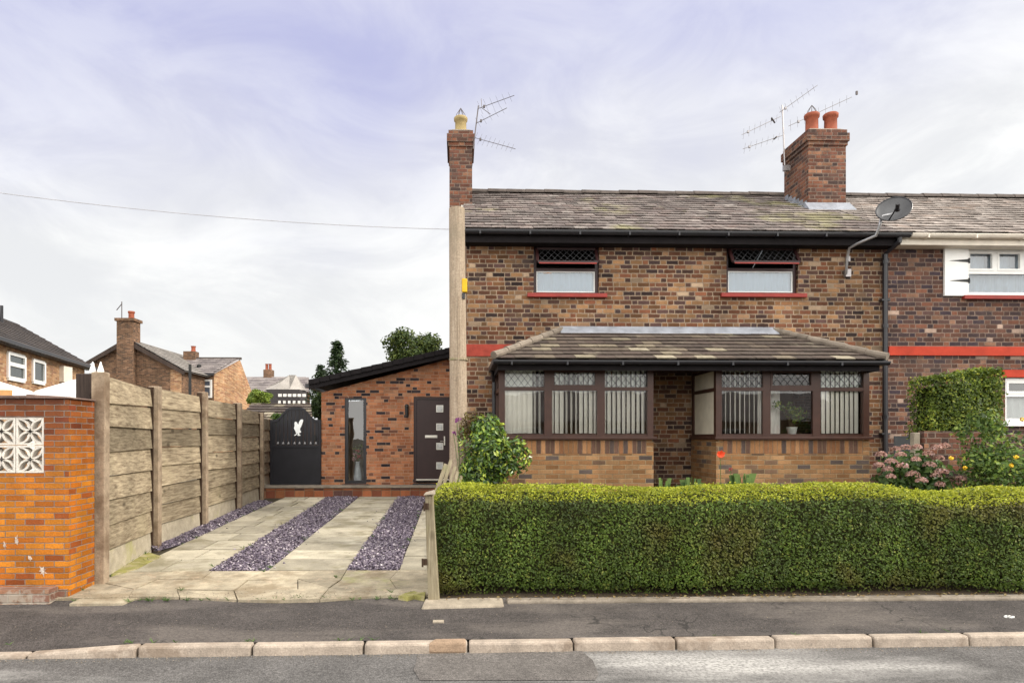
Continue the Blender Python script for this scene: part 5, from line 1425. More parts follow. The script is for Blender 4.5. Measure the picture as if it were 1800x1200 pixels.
for _ in range(500):                         # stray shoots that break the clipped outline
    x = random.uniform(HX0,HX1); s = random.uniform(.35,.8); (y,z),(ny,nz) = prof_hedge(x,s); k = random.uniform(.005,.035)
    sp_.append((x,y+ny*k,z+nz*k))
P2 += sp_; N2 += [(0,-.3,.6)]*len(sp_)
leaf_mesh('lit_new_growth', P2, N2, .030, .017, M['hedge_top'], hedge, jit=.55)
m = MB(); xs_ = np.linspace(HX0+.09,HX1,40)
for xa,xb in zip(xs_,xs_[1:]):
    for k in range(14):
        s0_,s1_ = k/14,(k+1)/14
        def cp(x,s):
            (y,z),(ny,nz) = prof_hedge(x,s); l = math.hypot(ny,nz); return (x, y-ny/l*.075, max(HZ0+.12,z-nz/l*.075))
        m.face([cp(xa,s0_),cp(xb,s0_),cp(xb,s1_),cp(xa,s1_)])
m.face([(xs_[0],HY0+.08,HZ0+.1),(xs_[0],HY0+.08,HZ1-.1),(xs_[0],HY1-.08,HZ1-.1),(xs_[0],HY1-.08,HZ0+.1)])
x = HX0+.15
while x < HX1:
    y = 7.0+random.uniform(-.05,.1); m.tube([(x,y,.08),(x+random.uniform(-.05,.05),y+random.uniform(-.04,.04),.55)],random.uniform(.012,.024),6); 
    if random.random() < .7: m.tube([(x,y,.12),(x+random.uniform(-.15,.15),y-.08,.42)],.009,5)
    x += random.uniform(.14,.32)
m.build('inner_core', M['hedge_core'], hedge)  # dark core sheet inside the leaves, with the hedge's trunk tubes joined in
# fallen leaves along the foot of the hedge
fl_ = [(random.uniform(HX0,HX1), random.uniform(6.62,6.86), 0) for _ in range(420)]
fl_ = [(x,y,(.192 if y < 6.735 else .165)+random.uniform(0,.01)) for x,y,z in fl_]
o = leaf_mesh('leaf_litter', fl_, np.tile((0,0,1),(len(fl_),1)), .035,.022, leafmat('dry_leaf',[(0,(.10,.06,.03)),(.6,(.2,.13,.05)),(1,(.3,.25,.1))]), None, jit=.35)
o['kind'] = 'stuff'; o['label'] = 'dry fallen leaves along the foot of the front hedge'

# ------------------------------------------------------------------ garden plants
rnd = random.Random(3)
# glossy shrub by the pole
sc_ = at(860,790,9.35); 
sh = thing('laurel_shrub', 'glossy rounded green shrub between the utility pole and the left bay', 'shrub', (sc_.x,9.35,.4))
bl = lumps((sc_.x,9.35,sc_.z-.12),(.56,.42,.62),9,rnd)
P,N = blob_points(bl, 3600, .5); leaf_mesh('foliage', P, N, .078,.04, M['laurel'], sh, jit=.55, up=.3)
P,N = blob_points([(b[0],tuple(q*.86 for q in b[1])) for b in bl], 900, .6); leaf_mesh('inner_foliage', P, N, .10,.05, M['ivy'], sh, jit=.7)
m = MB()
for k in range(9):
    e = bl[k][0]; m.tube([(sc_.x+rnd.uniform(-.05,.05),9.35,.35),(sc_.x*.5+e.x*.5,9.35,(e.z+.4)/2),tuple(e)],.012,5,.005)
m.build('stem', M['bark'], sh)
tc = at(832,738,9.5)
sh2 = thing('bronze_shrub', 'bronze-leaved shrub rising behind the glossy green shrub beside the pole', 'shrub', (tc.x,9.6,.4))
P,N = blob_points([((tc.x,9.6,tc.z-.05),(.20,.16,.22)),((tc.x+.1,9.6,tc.z-.15),(.16,.15,.2)),((tc.x-.12,9.6,tc.z-.2),(.12,.12,.2))], 520, .8); leaf_mesh('foliage', P, N, .06,.03, M['redleaf'], sh2)
m = MB()
for k in range(5): m.tube([(tc.x+rnd.uniform(-.05,.05),9.6,.4),(tc.x+rnd.uniform(-.15,.15),9.6,tc.z)],.008,5)
m.build('stem', M['bark'], sh2)
pf = at(803,738,9.25)
fw = thing('purple_flower', 'spray of small purple flowers in front of the utility pole', 'flower', (pf.x,9.25,.4))
m = MB(); m.tube([(pf.x+.12,9.3,.5),(pf.x+.05,9.27,1.2),(pf.x,9.25,pf.z)],.005,5); m.tube([(pf.x+.05,9.27,1.2),(pf.x-.05,9.25,pf.z-.17)],.004,5); m.build('stem', M['weed'], fw)
P = np.array([[pf.x,9.25,pf.z]]*14+[[pf.x+.03,9.25,pf.z+.02]]*10)+RNG.normal(0,.016,(24,3)); leaf_mesh('blossom', P, np.tile((0,-1,.2),(24,1)), .035,.025, M['purple'], fw)
P = np.array([[pf.x-.04,9.25,pf.z-.18]]*12)+RNG.normal(0,.014,(12,3)); leaf_mesh('blossom', P, np.tile((0,-1,.2),(12,1)), .035,.025, M['purple'], fw)
P = np.array([(pf.x+.08+random.gauss(0,.05),9.26+random.gauss(0,.03),random.uniform(.9,2.0)) for _ in range(60)]); leaf_mesh('foliage', P, np.tile((0,-1,.3),(60,1)), .06,.025, M['laurel'], fw)

# hydrangea
hc = at(1605,825,9.0)
hy = thing('hydrangea', 'hydrangea bush with faded pink flower heads below the black downpipe', 'shrub', (hc.x,9.0,.4))
bl = lumps((hc.x,9.05,1.12),(.66,.42,.52),10,rnd)
P,N = blob_points(bl, 1500, .6); leaf_mesh('foliage', P, N, .10,.06, M['hydleaf'], hy, jit=.6, up=.3)
m = MB()
for k in range(8): m.tube([(hc.x+rnd.uniform(-.15,.15),9.05,.35),tuple(bl[k][0])],.008,5)
m.build('stem', M['bark'], hy)
heads = [(1549,800),(1566,812),(1583,800),(1592,788),(1612,786),(1560,826),(1586,820),(1610,808),(1632,798),(1650,806),(1634,818),(1566,838),(1604,835),(1620,845),(1645,836),(1545,818),(1660,785),(1646,788),(1575,790),(1655,830),(1690,842),(1652,852)]
for (px,py) in heads:
    c = at(px,py,8.72+rnd.uniform(-.08,.12)); r_ = rnd.uniform(.055,.085)
    n = 90; d = RNG.normal(0,1,(n,3)); d /= np.linalg.norm(d,axis=1)[:,None]; d[:,2] = np.abs(d[:,2])*1.0-.25*(RNG.random(n)); 
    leaf_mesh('flower_head', np.array(c)+d*r_*np.array([1,1,.8]), d, .032,.026, M['hydflower'], hy, jit=.35)
# rose shrub at the right
rc = at(1768,800,8.5)
ro = thing('rose_bush', 'tall green rose bush with yellow blooms at the right edge', 'shrub', (rc.x,8.5,.4))
bl = lumps((rc.x+.02,8.55,1.28),(.76,.45,.60),13,rnd)+[(Vector(at(1690,760,8.6)),(.13,.13,.16)),(Vector(at(1720,745,8.6)),(.16,.15,.2)),(Vector(at(1745,745,8.6)),(.16,.15,.2))]
P,N = blob_points(bl, 5200, .75); leaf_mesh('foliage', P, N, .062,.034, M['rose'], ro, jit=.7, up=.25)
m = MB()
for k in range(14): e = bl[k][0]; m.tube([(rc.x+rnd.uniform(-.2,.2),8.55,.35),tuple(e)],.010,5,.004)
m.build('stem', M['bark'], ro)
for (px,py) in ((1786,803),(1797,737),(1696,822),(1778,818),(1672,805)):
    c = at(px,py,8.1); d = RNG.normal(0,1,(30,3)); d /= np.linalg.norm(d,axis=1)[:,None]; leaf_mesh('bloom', np.array(c)+d*.02, d, .028,.022, M['yellowflower'], ro, jit=.3)
# square clipped hedge
q0,q1 = at(1640,700,9.5).x, at(1766,700,9.5).x; qz1 = at(1690,652,9.5).z; qz0 = at(1690,760,9.5).z-.1
cu = thing('cube_hedge', 'square clipped dark green hedge in front of the right-hand house', 'hedge', ((q0+q1)/2,9.9,.4))
P=[];N=[]
for _ in range(9000):
    k = random.random(); x = random.uniform(q0,q1); z = qz0+(qz1-qz0)*random.random(); y = 9.5+random.random()*.55
    w = .03*math.sin(x*6+z*4)+.025*math.sin(z*9+y*5)
    dep = random.random()**2*.09
    sl = .13*max(0,1-(x-q0)/(q1-q0)*1.6)      # top drops towards the left
    if k < .52: P.append((x,9.5+w+dep+.05*((z-qz0)/(qz1-qz0))**3,z-sl*(z-qz0)/(qz1-qz0))); N.append((0,-1,.2))
    elif k < .78: P.append((x,y,qz1+w-dep*.6-sl+.03*random.random())); N.append((0,-.1,1))
    elif k < .89: P.append((q0+w+dep,y,z-.13*(z-qz0)/(qz1-qz0))); N.append((-1,0,.2))
    else: P.append((q1+w-dep,y,z)); N.append((1,0,.2))
leaf_mesh('foliage', P, N, .05,.028, M['cube_hedge'], cu, jit=.6, up=.15)
m = MB(); m.hexa([(q0+.09,9.6,qz0),(q1-.09,9.6,qz0),(q1-.09,9.97,qz0),(q0+.09,9.97,qz0)],[(q0+.09,9.6,qz1-.24),(q1-.09,9.6,qz1-.10),(q1-.09,9.97,qz1-.10),(q0+.09,9.97,qz1-.24)]); m.build('inner_core', M['hedge_core'], cu)  # solid dark core filling the hedge behind its leaves
for k in range(5): m = MB(); x = q0+(q1-q0)*(k+.5)/5; m.tube([(x,9.78,.3),(x+.04,9.78,qz0+.3)],.03,6); m.build('trunk', M['bark'], cu)
# dividing garden wall, concrete post, grey bin-like panel
a,b = at(1622,760,9.25).x, at(1722,760,9.25).x
m = MB(); m.box(a,b,9.22,9.34,.3,at(1660,757,9.25).z)
dw = m.build('low_brick_wall', M['brick_chim']); tag(dw, 'low red brick wall below the square clipped hedge', 'wall')
c = at(1608,775,9.3); m = MB(); m.box(c.x-.045,c.x+.045,9.25,9.34,.3,at(1608,760,9.3).z); tag(m.build('concrete_post', M['edging_pale'], bevel=.008), 'short pale concrete post left of the low red brick wall', 'post')
a,b = at(1573,780,10.5), at(1604,780,10.5); m = MB(); m.box(a.x,b.x,10.5,10.53,.3,at(1590,766,10.5).z); tag(m.build('grey_box', plain('grey_green_panel',(.09,.095,.10),.6,.3)), 'dark grey box standing left of the short concrete post', 'box')
# little plants in front of the bays
for px,py,lab,mt,nn,hh in ((1302,845,'small spiky green plant in front of the right bay','weed',40,.32),(1215,848,'low green weeds in the recess between the bays','weed',60,.24),(1163,846,'small pale weed at the right end of the left bay','weed',24,.2)):
    c = at(px,py,10.3); z0 = .45; o = thing('garden_plant', lab, 'plant', (c.x,10.3,z0))
    m = MB()
    for k in range(nn):
        ang = random.uniform(0,6.28); sp = random.uniform(.05,.26); zt_ = c.z+random.uniform(-.25,.12)*hh/.3
        q = (c.x+math.cos(ang)*sp, 10.3+math.sin(ang)*sp*.5, zt_); w = .012
        m.face([(c.x-w,10.3,z0),(c.x+w,10.3,z0),(c.x+(q[0]-c.x)*.5+w,(10.3+q[1])/2,zt_),q])
    m.build('leaves', M[mt], o)
pc_ = at(1266,800,10.2)
pop = thing('poppy', 'tall orange-red poppy in front of the right bay corner', 'flower', (pc_.x,10.2,.45))
m = MB(); m.tube([(pc_.x+.02,10.2,.45),(pc_.x+.01,10.2,1.1),(pc_.x,10.2,pc_.z)],.005,5); m.build('stem', M['weed'], pop)
for k in range(6):
    m = MB(); a = k*math.pi/3+.3; r_ = .07; c = Vector(pc_)
    d = Vector((math.cos(a),-.35,math.sin(a)*.8+.25)); s = Vector((-math.sin(a),0,math.cos(a)))
    m.face([c, c+d*r_*.6+s*r_*.6, c+d*r_*1.05+Vector((0,-.01,.01)), c+d*r_*.6-s*r_*.6]); m.build('petal', M['poppy'], pop)
pc_ = at(1284,824,10.2)
pop = thing('pink_flower', 'small pink flower to the lower right of the orange poppy', 'flower', (pc_.x,10.2,.45))
m = MB(); m.tube([(pc_.x,10.2,.45),(pc_.x,10.2,pc_.z)],.004,5); m.build('stem', M['weed'], pop)
d = RNG.normal(0,1,(16,3)); d /= np.linalg.norm(d,axis=1)[:,None]; leaf_mesh('petals', np.array(pc_)+d*.02, d, .035,.025, plain('pink_petals',(.5,.1,.1),.6,.2), pop)

# ------------------------------------------------------------------ houses beyond
def simple_win(parent, c0, c1, mat_frame, nrm, bars=True):
    pass
# house A: receding side wall with roof at the left edge
hA = thing('brown_roofed_house', 'buff brick house with a dark brown roof and two white windows at the left edge', 'house', (-17,26,.4))
pA0 = Vector((at(0,592,22).x,22,at(0,592,22).z)); pA1 = Vector((at(152,641,30.3).x,30.3,at(152,641,30.3).z))
dA = (pA1-pA0); dA.z = 0; LA = dA.length; dA.normalize(); nA_ = Vector((dA.y,-dA.x,0))      # faces +X
eA = (pA0.z+pA1.z)/2
A0 = pA0-dA*7; A0.z = 0; A1 = Vector((pA1.x,pA1.y,0))-dA*.25
back = -nA_*6.0
Z = lambda p,z: Vector((p.x,p.y,z))
m = MB(); LL = (A1-A0).length
m.face([Z(A0,.2),Z(A1,.2),Z(A1,eA-.1),Z(A0,eA-.1)], uv=[(0,.2),(LL,.2),(LL,eA),(0,eA)])
rgA = nA_*-2.9
zr = at(60,572,30.3).z
G1 = A1
m.face([Z(G1,.2),Z(G1+back,.2),Z(G1+back,eA-.1),Z(G1+rgA,zr-.1),Z(G1,eA-.1)], uv=[(0,.2),(6,.2),(6,eA),(3,zr),(0,eA)])
m.build('wall', M['brick_far'], hA)
m = MB(); O = Z(A0+nA_*.3,eA-.12); V_ = Z(A0+rgA,zr)-O
lay(m, O, dA, V_, V_.length, .33, .30, lambda v: 0, lambda v: LL+.5, .02, .003)
O2 = Z(A0+dA*0+back-nA_*.1,eA-.1); m.face([Z(A0+rgA,zr),Z(A1+dA*.25+rgA,zr),Z(A1+dA*.25+back,eA-.1),Z(A0+back,eA-.1)])
m.face([O,O+dA*(LL+.5),Z(A0+rgA,zr)+dA*(LL+.5),Z(A0+rgA,zr)])
m.build('roof', M['slate_dark'], hA)
m = MB(); a_ = Z(A0+nA_*.32,eA-.16); m.bar(a_, a_+dA*(LL+.5),.12,.12); a_ = Z(A0+nA_*.1,eA-.22); m.bar(a_,a_+dA*(LL+.4),.3,.06); m.build('gutter', M['black'], hA)
m = MB(); a_ = Z(A1+dA*.28+nA_*.3,eA-.2); m.bar(a_,Z(A1+dA*.28+rgA,zr-.08),.08,.2); m.build('bargeboard', M['maroon'], hA)
m = MB(); q = Z(A1+rgA-dA*3.2+nA_*.9,zr-.6); m.tube([q,q+Vector((0,0,.75))],.06,8); m.build('vent_pipe', M['black'], hA)
m = MB(); q = Z(A1+rgA-dA*8.2,zr-.4); m.bar(q,q+Vector((0,0,1.3)),.6,.9); m.build('chimney', M['brick_fardark'], hA)
def hit(px,py):   # photo point on the side wall of house A
    d = ray(px,py); k = (A0-Vector((0,0,0))).dot(nA_)/d.dot(nA_); return Vector((d.x*k,d.y*k,CAM_H+d.z*k))
for (xa,xb,ya,yb_,ti) in ((12,41,617,667,True),(56,76,630,673,False)):
    P0,P1 = hit(xa,(ya+yb_)/2),hit(xb,(ya+yb_)/2); zt_,zb_ = hit(xa,ya).z-.05,hit(xa,yb_-3).z
    m = MB()
    w = .11; o_ = nA_*.03
    m.bar(Z(P0,zb_)+o_,Z(P0,zt_)+o_,w,.08); m.bar(Z(P1,zb_)+o_,Z(P1,zt_)+o_,w,.08); m.bar(Z(P0,zb_)+o_,Z(P1,zb_)+o_,.08,w*1.3); m.bar(Z(P0,zt_)+o_,Z(P1,zt_)+o_,.08,w)
    if ti: zq = zb_+(zt_-zb_)*.58; m.bar(Z(P0,zq)+o_,Z(P1,zq)+o_,.08,w*1.2)
    wn_ = m.build('window', M['white'], hA)
    m = MB(); o2 = nA_*.012; m.face([Z(P0,zb_)+o2,Z(P1,zb_)+o2,Z(P1,zt_)+o2,Z(P0,zt_)+o2]); m.build('pane', plain('dark_far_pane',(.05,.06,.06),.15,.6), wn_)
q = hit(109,657); m = MB(); m.box(q.x-.1,q.x+.25,q.y-.3,q.y+.3,q.z-.35,q.z+.3); m.build('alarm_box', M['cream'], hA)

# house B: dark gable with a central chimney
YB = 42.0
hB = thing('gabled_house', 'dark brown brick gable-end house with a tall central chimney beyond the fence', 'house', (-24,YB,.4))
g = lambda px,py,Y=YB: at(px,py,Y)
bl_, br_ = g(166,640), g(318,650); ap = g(226,598)
m = MB(); m.face([(bl_.x,YB,.2),(br_.x,YB,.2),(br_.x,YB,g(318,648).z),(ap.x,YB,ap.z),(bl_.x,YB,g(166,634).z)])
m.face([(br_.x,YB,.2),(br_.x,YB+6,.2),(br_.x,YB+6,g(318,648).z),(br_.x,YB,g(318,648).z)])
m.build('wall', M['brick_fardark'], hB)
zBr = g(318,648).z; zBl = g(166,634).z
m = MB(); m.box(g(300,700).x,br_.x+.04,YB-.03,YB-.003,.2,g(306,650).z); m.build('sunlit_strip', M['brick_far'], hB)  # paler brick overlay paints in the sunlit right edge of the gable
m = MB(); O = Vector((g(328,652).x,YB+8,g(328,652).z)); V_ = Vector((ap.x,0,ap.z+.1))-Vector((O.x,0,O.z)); V_.y = 0
lay(m, Vector((O.x,YB-.35,O.z)), (0,1,0), V_, V_.length, .4,.35, lambda v:0, lambda v:8.3,.03,.003)
m.face([(O.x,YB-.3,O.z-.05),(O.x,YB+8,O.z-.05),(ap.x,YB+8,ap.z+.05),(ap.x,YB-.3,ap.z+.05)])
el = g(156,636); m.face([(ap.x,YB-.3,ap.z+.1),(ap.x,YB+8,ap.z+.1),(el.x,YB+8,el.z),(el.x,YB-.3,el.z)])
m.build('roof', M['slate_farpale'], hB)
m = MB(); m.bar((O.x,YB-.32,O.z-.12),(ap.x,YB-.32,ap.z-.0),.06,.26,up=(0,1,0)) if False else None
m.hexa([(O.x,YB-.36,O.z-.30),(ap.x,YB-.36,ap.z-.25),(ap.x,YB-.30,ap.z-.25),(O.x,YB-.30,O.z-.30)],[(O.x,YB-.36,O.z-.03),(ap.x,YB-.36,ap.z+.06),(ap.x,YB-.30,ap.z+.06),(O.x,YB-.30,O.z-.03)])
m.hexa([(el.x,YB-.36,el.z-.30),(ap.x,YB-.36,ap.z-.25),(ap.x,YB-.30,ap.z-.25),(el.x,YB-.30,el.z-.30)],[(el.x,YB-.36,el.z-.03),(ap.x,YB-.36,ap.z+.06),(ap.x,YB-.30,ap.z+.06),(el.x,YB-.30,el.z-.03)])
m.build('bargeboard', M['darkwood'], hB)
ca, cb = g(211,560), g(240,560); m = MB(); m.box(ca.x,cb.x,YB-.42,YB+.5,.2,g(225,566).z); cB = m.build('chimney', M['brick_fardark'], hB)
m = MB(); m.box(ca.x-.1,cb.x+.1,YB-.5,YB+.6,g(225,566).z,g(225,561).z); m.build('corbel', M['brick_fardark'], cB)
pot_c = g(231,560); m = MB(); m.lathe([(.2,0),(.17,.1),(.17,.35),(.21,.42),(.2,.5),(.1,.5)],(pot_c.x,YB,g(225,561).z),12); m.build('chimney_pot', M['terracotta'], cB)
m = MB(); a_ = g(214,562); m.tube([(a_.x,YB,a_.z),(g(214,530).x,YB,g(214,530).z)],.03,5); m.tube([(g(205,545).x,YB,g(205,545).z),(g(214,534).x,YB,g(214,534).z)],.03,4); m.build
tag(m.build('rooftop_aerial', M['alumdark']), 'small aerial on the tall chimney of the gable-end house', 'aerial')

# house C: lower wing with a white window and orange gable
YC = 46.0
hC = thing('slate_roofed_house', 'dark fronted brick house with orange gable end and a white window beyond the fence', 'house', (-20,YC,.4))
g = lambda px,py,Y=YC: at(px,py,Y)
x0,x1 = g(308,700).x, g(376,700).x; ez = g(340,657).z
m = MB(); m.face([(x0,YC,.2),(x1,YC,.2),(x1,YC,ez),(x0,YC,ez)]); m.build('front_wall', M['brick_fardark'], hC)
# orange gable turned towards us at an angle
xg = g(440,700,YC+2.2).x; rz = g(421,629,YC+1.6)
m = MB(); m.face([(x1,YC,.2),(xg,YC+2.6,.2),(xg,YC+2.6,at(440,690,YC+2.6).z),(rz.x,YC+1.7,at(421,632,YC+1.7).z),(x1,YC,ez)], uv=[(0,0),(3,0),(3,5),(1.5,7),(0,5)]); m.build('gable_wall', M['brick_far'], hC)
m = MB(); rl = at(320,630,YC+1.7); zr_ = at(421,630,YC+1.7).z
x0e = g(306,655).x
m.face([(x0e,YC-.3,ez-.05),(x1+.1,YC-.3,ez-.05),(rz.x+.05,YC+1.7,zr_),(rl.x-.6,YC+1.7,zr_)])
lay(m, Vector((x0e,YC-.3,ez)), (1,0,0), Vector((0,2.0,zr_-ez)), Vector((0,2.0,zr_-ez)).length, .4,.3, lambda v:0, lambda v: (x1+.1-x0e)+(rz.x-x1)*v/2.9,.03,.003)
m.build('roof', M['slate_far'], hC)
m = MB(); m.bar((x0e,YC-.35,ez-.05),(x1+.15,YC-.35,ez-.05),.14,.16); m.build('gutter', M['black'], hC)
m = MB(); m.bar((rl.x-.6,YC+1.7,zr_),(rz.x+.1,YC+1.7,zr_),.2,.16); m.build('ridge_tiles', M['ridge'], hC)
wa,wb = g(352,700), g(373,700); za,zb_ = g(360,699).z, g(360,667).z
m = MB(); y = YC-.05
m.box(wa.x,wa.x+.13,y-.05,y+.04,za,zb_); m.box(wb.x-.13,wb.x,y-.05,y+.04,za,zb_); m.box(wa.x+.13,wb.x-.13,y-.05,y+.04,za,za+.14); m.box(wa.x+.13,wb.x-.13,y-.05,y+.04,zb_-.13,zb_); zm = za+(zb_-za)*.62; m.box(wa.x+.13,wb.x-.13,y-.05,y+.04,zm-.07,zm+.07)
w = m.build('window', M['white'], hC); m = MB(); m.face([(wa.x,y,za),(wb.x,y,za),(wb.x,y,zb_),(wa.x,y,zb_)]); m.build('pane', plain('far_pane',(.10,.12,.16),.15,.6), w)
ca,cb = at(325,625,YC+1.7), at(346,625,YC+1.7); m = MB(); m.box(ca.x,cb.x,YC+1.4,YC+2.1,zr_-.4,at(335,618,YC+1.7).z); cC = m.build('chimney', M['brick_fardark'], hC)
pcx = at(340,616,YC+1.7); m = MB(); m.lathe([(.2,0),(.15,.1),(.15,.3),(.19,.4),(.1,.4)],(pcx.x,YC+1.7,at(335,618,YC+1.7).z),10); m.build('chimney_pot', M['terracotta'], cC)
p0 = at(334,712,40); p1 = at(334,640,40); m = MB(); m.tube([(p0.x,40,.2),(p0.x,40,p1.z)],.09,8); tag(m.build('soil_pipe', M['iron']), 'dark vertical vent pipe rising behind the fence beside the gable-end house', 'pipe')
# dormer vent on roof C
q = at(350,645,YC+.5); m = MB(); m.lathe([(.16,0),(.16,.25),(.08,.3)],(q.x,YC+.5,q.z-.1),8); m.build('roof_vent', M['iron'], hC)

# house D: far slate-roofed house with turret roof and black-and-white gable
YD = 62.0
hD = thing('timbered_house', 'far slate-roofed house with a pale turret roof and black and white timbering', 'house', (-17,YD,.4))
g = lambda px,py,Y=YD: at(px,py,Y)
m = MB(); a_,b_ = g(434,680), g(545,680); m.face([(a_.x,YD,.2),(b_.x,YD,.2),(b_.x,YD,g(500,688).z),(a_.x,YD,g(500,688).z)]); m.build('wall', M['brick_fardark'], hD)
m = MB(); m.face([(a_.x-1,YD-.4,g(440,690).z),(b_.x,YD-.4,g(440,690).z),(g(525,662).x,YD+3,at(500,662,YD+3).z),(a_.x-1,YD+3,at(440,662,YD+3).z)])
lay(m, Vector((a_.x-1,YD-.4,g(440,690).z+.05)), (1,0,0), Vector((0,3.4,at(500,662,YD+3).z-g(440,690).z)), 3.6, .6,.4, lambda v:0, lambda v:(b_.x-a_.x)+1-.6*v/3,.03,.004)
m.build('roof', M['slate_far'], hD)
tc = g(510,690); m = MB(); rT = (g(546,688).x-g(472,688).x)/2; cx_ = (g(546,688).x+g(472,688).x)/2
zt0, zt1_ = g(500,688).z, g(522,661).z
n = 8; cx2 = g(520,661).x
base = [(cx_+math.cos(math.pi/8+k*math.pi/4)*rT, YD-1.5+math.sin(math.pi/8+k*math.pi/4)*rT*.8, zt0) for k in range(n)]
for k in range(n): m.face([base[k],base[(k+1)%n],(cx2+.3,YD-1.2,zt1_),(cx2-.3,YD-1.2,zt1_)])
m.build('turret_roof', M['slate_farpale'], hD)
m = MB(); yT = YD-3.2
m.box(g(486,700).x,g(541,700).x,yT,yT+3,.2,zt0-.02); tb = m.build('turret_wall', M['timberblack'], hD)
m = MB()
for k in range(6):
    xa = at(489+k*8.5,694,yT-.03); 
    m.box(xa.x,xa.x+.32,yT-.04,yT-.004,at(500,697,yT).z,at(500,692,yT).z)
for k in range(6): xa = at(489+k*8.6,708,yT-.03); m.box(xa.x,xa.x+.22,yT-.04,yT-.004,at(500,714,yT).z,at(500,704,yT).z)
m.build('render_panel', M['render_white'], tb)
ca,cb = g(465,655,YD+3), g(479,655,YD+3); m = MB(); m.box(ca.x,cb.x,YD+2.6,YD+3.6,at(470,668,YD+3).z,at(470,650,YD+3).z); cD = m.build('chimney', M['brick_fardark'], hD)
for px in (469,475): q = at(px,650,YD+3); m = MB(); m.lathe([(.19,0),(.14,.1),(.14,.5),(.17,.6),(.1,.6)],(q.x,YD+3,q.z),8); m.build('chimney_pot', M['terracotta'], cD)

# white canopies behind the left wall
def canopy(name, label, pts, th=.05):
    m = MB(); m.hexa([Vector(p)-Vector((0,0,th)) for p in pts], pts); o = thing(name, label, 'canopy', (pts[0][0],pts[0][1],.3))
    m.build('sheet', M['canopy'], o)
    m = MB()
    for p in (pts[0],pts[1]): m.tube([(p[0],p[1],.2),(p[0],p[1],p[2]-.03)],.03,6)
    m.build('leg', M['white'], o); return o
canopy('garden_canopy','white sloping garden canopy above the brick wall at the far left',[at(-70,688,12),at(58,700,12),at(58,688,13.5),at(-70,650,13.5)])
o = canopy('garden_canopy','white garden canopy rising towards the dark timber upright behind the brick wall',[at(52,694,10.5),at(134,694,10.5),at(134,666,12.5),at(64,686,12.5)])
a_ = at(-40,690,10); m = MB(); m.bar(at(-60,690,10),at(20,691,10),.05,.10); tag(m.build('canopy_rail', M['orangecanopy']), 'pale wooden rail showing above the left end of the brick wall', 'rail')
# pointed white finials behind the first concrete post
for px,lab in ((163,'white pointed finial above the left side of the first concrete fence post'),(177,'white pointed finial above the right side of the first concrete fence post')):
    q = at(px,654,8.3); m = MB(); m.lathe([(.03,-2.1),(.03,-.02),(.042,0),(.036,.04),(.02,.09),(.006,.14)],(q.x,8.3,q.z-.01),10); tag(m.build('white_finial', M['white']), lab, 'finial', 'white finials behind the fence')
# low tiled outbuilding beyond the gate
YO = 22.0; g = lambda px,py,Y=YO: at(px,py,Y)
ob = thing('outbuilding', 'low outbuilding with a brown tiled roof beyond the black gate', 'outbuilding', (g(470,720).x,YO,.4))
m = MB(); m.box(g(425,740).x,g(545,740).x,YO,YO+3,.2,g(470,738).z); m.build('wall', M['brick_fardark'], ob)
m = MB(); O = Vector((g(422,740).x,YO-.3,g(470,740).z)); V_ = Vector((0,1.6,at(470,709,YO+1.3).z-O.z)); lay(m,O,(1,0,0),V_,V_.length,.35,.26,lambda v:0,lambda v:g(548,740).x-g(422,740).x,.03,.004); m.face([O-Vector((0,0,.04)),O+Vector((g(548,740).x-O.x,0,-.04)),O+V_+Vector((g(548,740).x-O.x,0,-.04)),O+V_-Vector((0,0,.04))]); m.build('roof', M['conc_tile'], ob)

# ------------------------------------------------------------------ trees and bushes beyond
def tree(name, label, px, py0, py1, Y, wpx, mat, n, L, W, seed, cat='tree', conical=False, trunkh=None):
    rn = random.Random(seed); c = at(px,(py0+py1)/2,Y); hh = (at(px,py0,Y).z-at(px,py1,Y).z)/2; ww = wpx/F*Y/2
    t = thing(name, label, cat, (c.x,Y,.4))
    if conical:
        P=[];N=[]; zt_ = c.z+hh; zb_ = c.z-hh; levels = 13
        for k in range(levels):
            f = k/levels; r_ = ww*(.12+.88*f)*rn.uniform(.8,1.15)
            for a in range(9):
                ang = a*2*math.pi/9+rn.uniform(-.3,.3); rr_ = r_*rn.uniform(.75,1.1)
                for q in range(int(n/levels/9)):
                    s = rn.random()**.7; P.append((c.x+math.cos(ang)*rr_*s+rn.gauss(0,.05), Y+math.sin(ang)*rr_*s+rn.gauss(0,.05), zt_-(zt_-zb_)*f-rr_*s*.35+.18*s*s*rr_+rn.gauss(0,.06))); N.append((math.cos(ang)*.3,math.sin(ang)*.3,1))
        leaf_mesh('crown', P, N, L, W, mat, t, jit=.6)
    else:
        bl = lumps((c.x,Y,c.z),(ww,ww*.9,hh),14,rn)
        P,N_ = blob_points(bl, n, .6); leaf_mesh('crown', P, N_, L, W, mat, t, jit=.7, up=.2)
    m = MB(); m.tube([(c.x,Y,.2),(c.x+.05,Y,c.z*.6),(c.x,Y,c.z+hh*.3)],ww*.09,8,ww*.03)
    if not conical:
        for k in range(7): e = bl[k+1][0]; m.tube([(c.x,Y,c.z-hh*.5),tuple(e)],ww*.04,5,ww*.01)
    m.build('trunk', M['bark'], t); return t
tree('conifer_tree','dark pointed conifer behind the extension roof',592,604,700,27,96,M['conifer'],2300,.20,.07,4,conical=True)
tree('conifer_tree','lower dark conifer beside the pointed conifer, left end of the extension roof',563,646,705,26,60,M['conifer'],1200,.18,.07,9,conical=True)
tree('round_tree','round green tree behind the upper end of the extension roof',724,572,655,31,112,M['tree'],4800,.17,.10,6)
tree('lime_bush','bright lime green bush beyond the end of the fence',458,683,716,27,44,M['limebush'],2200,.12,.07,7,cat='bush')
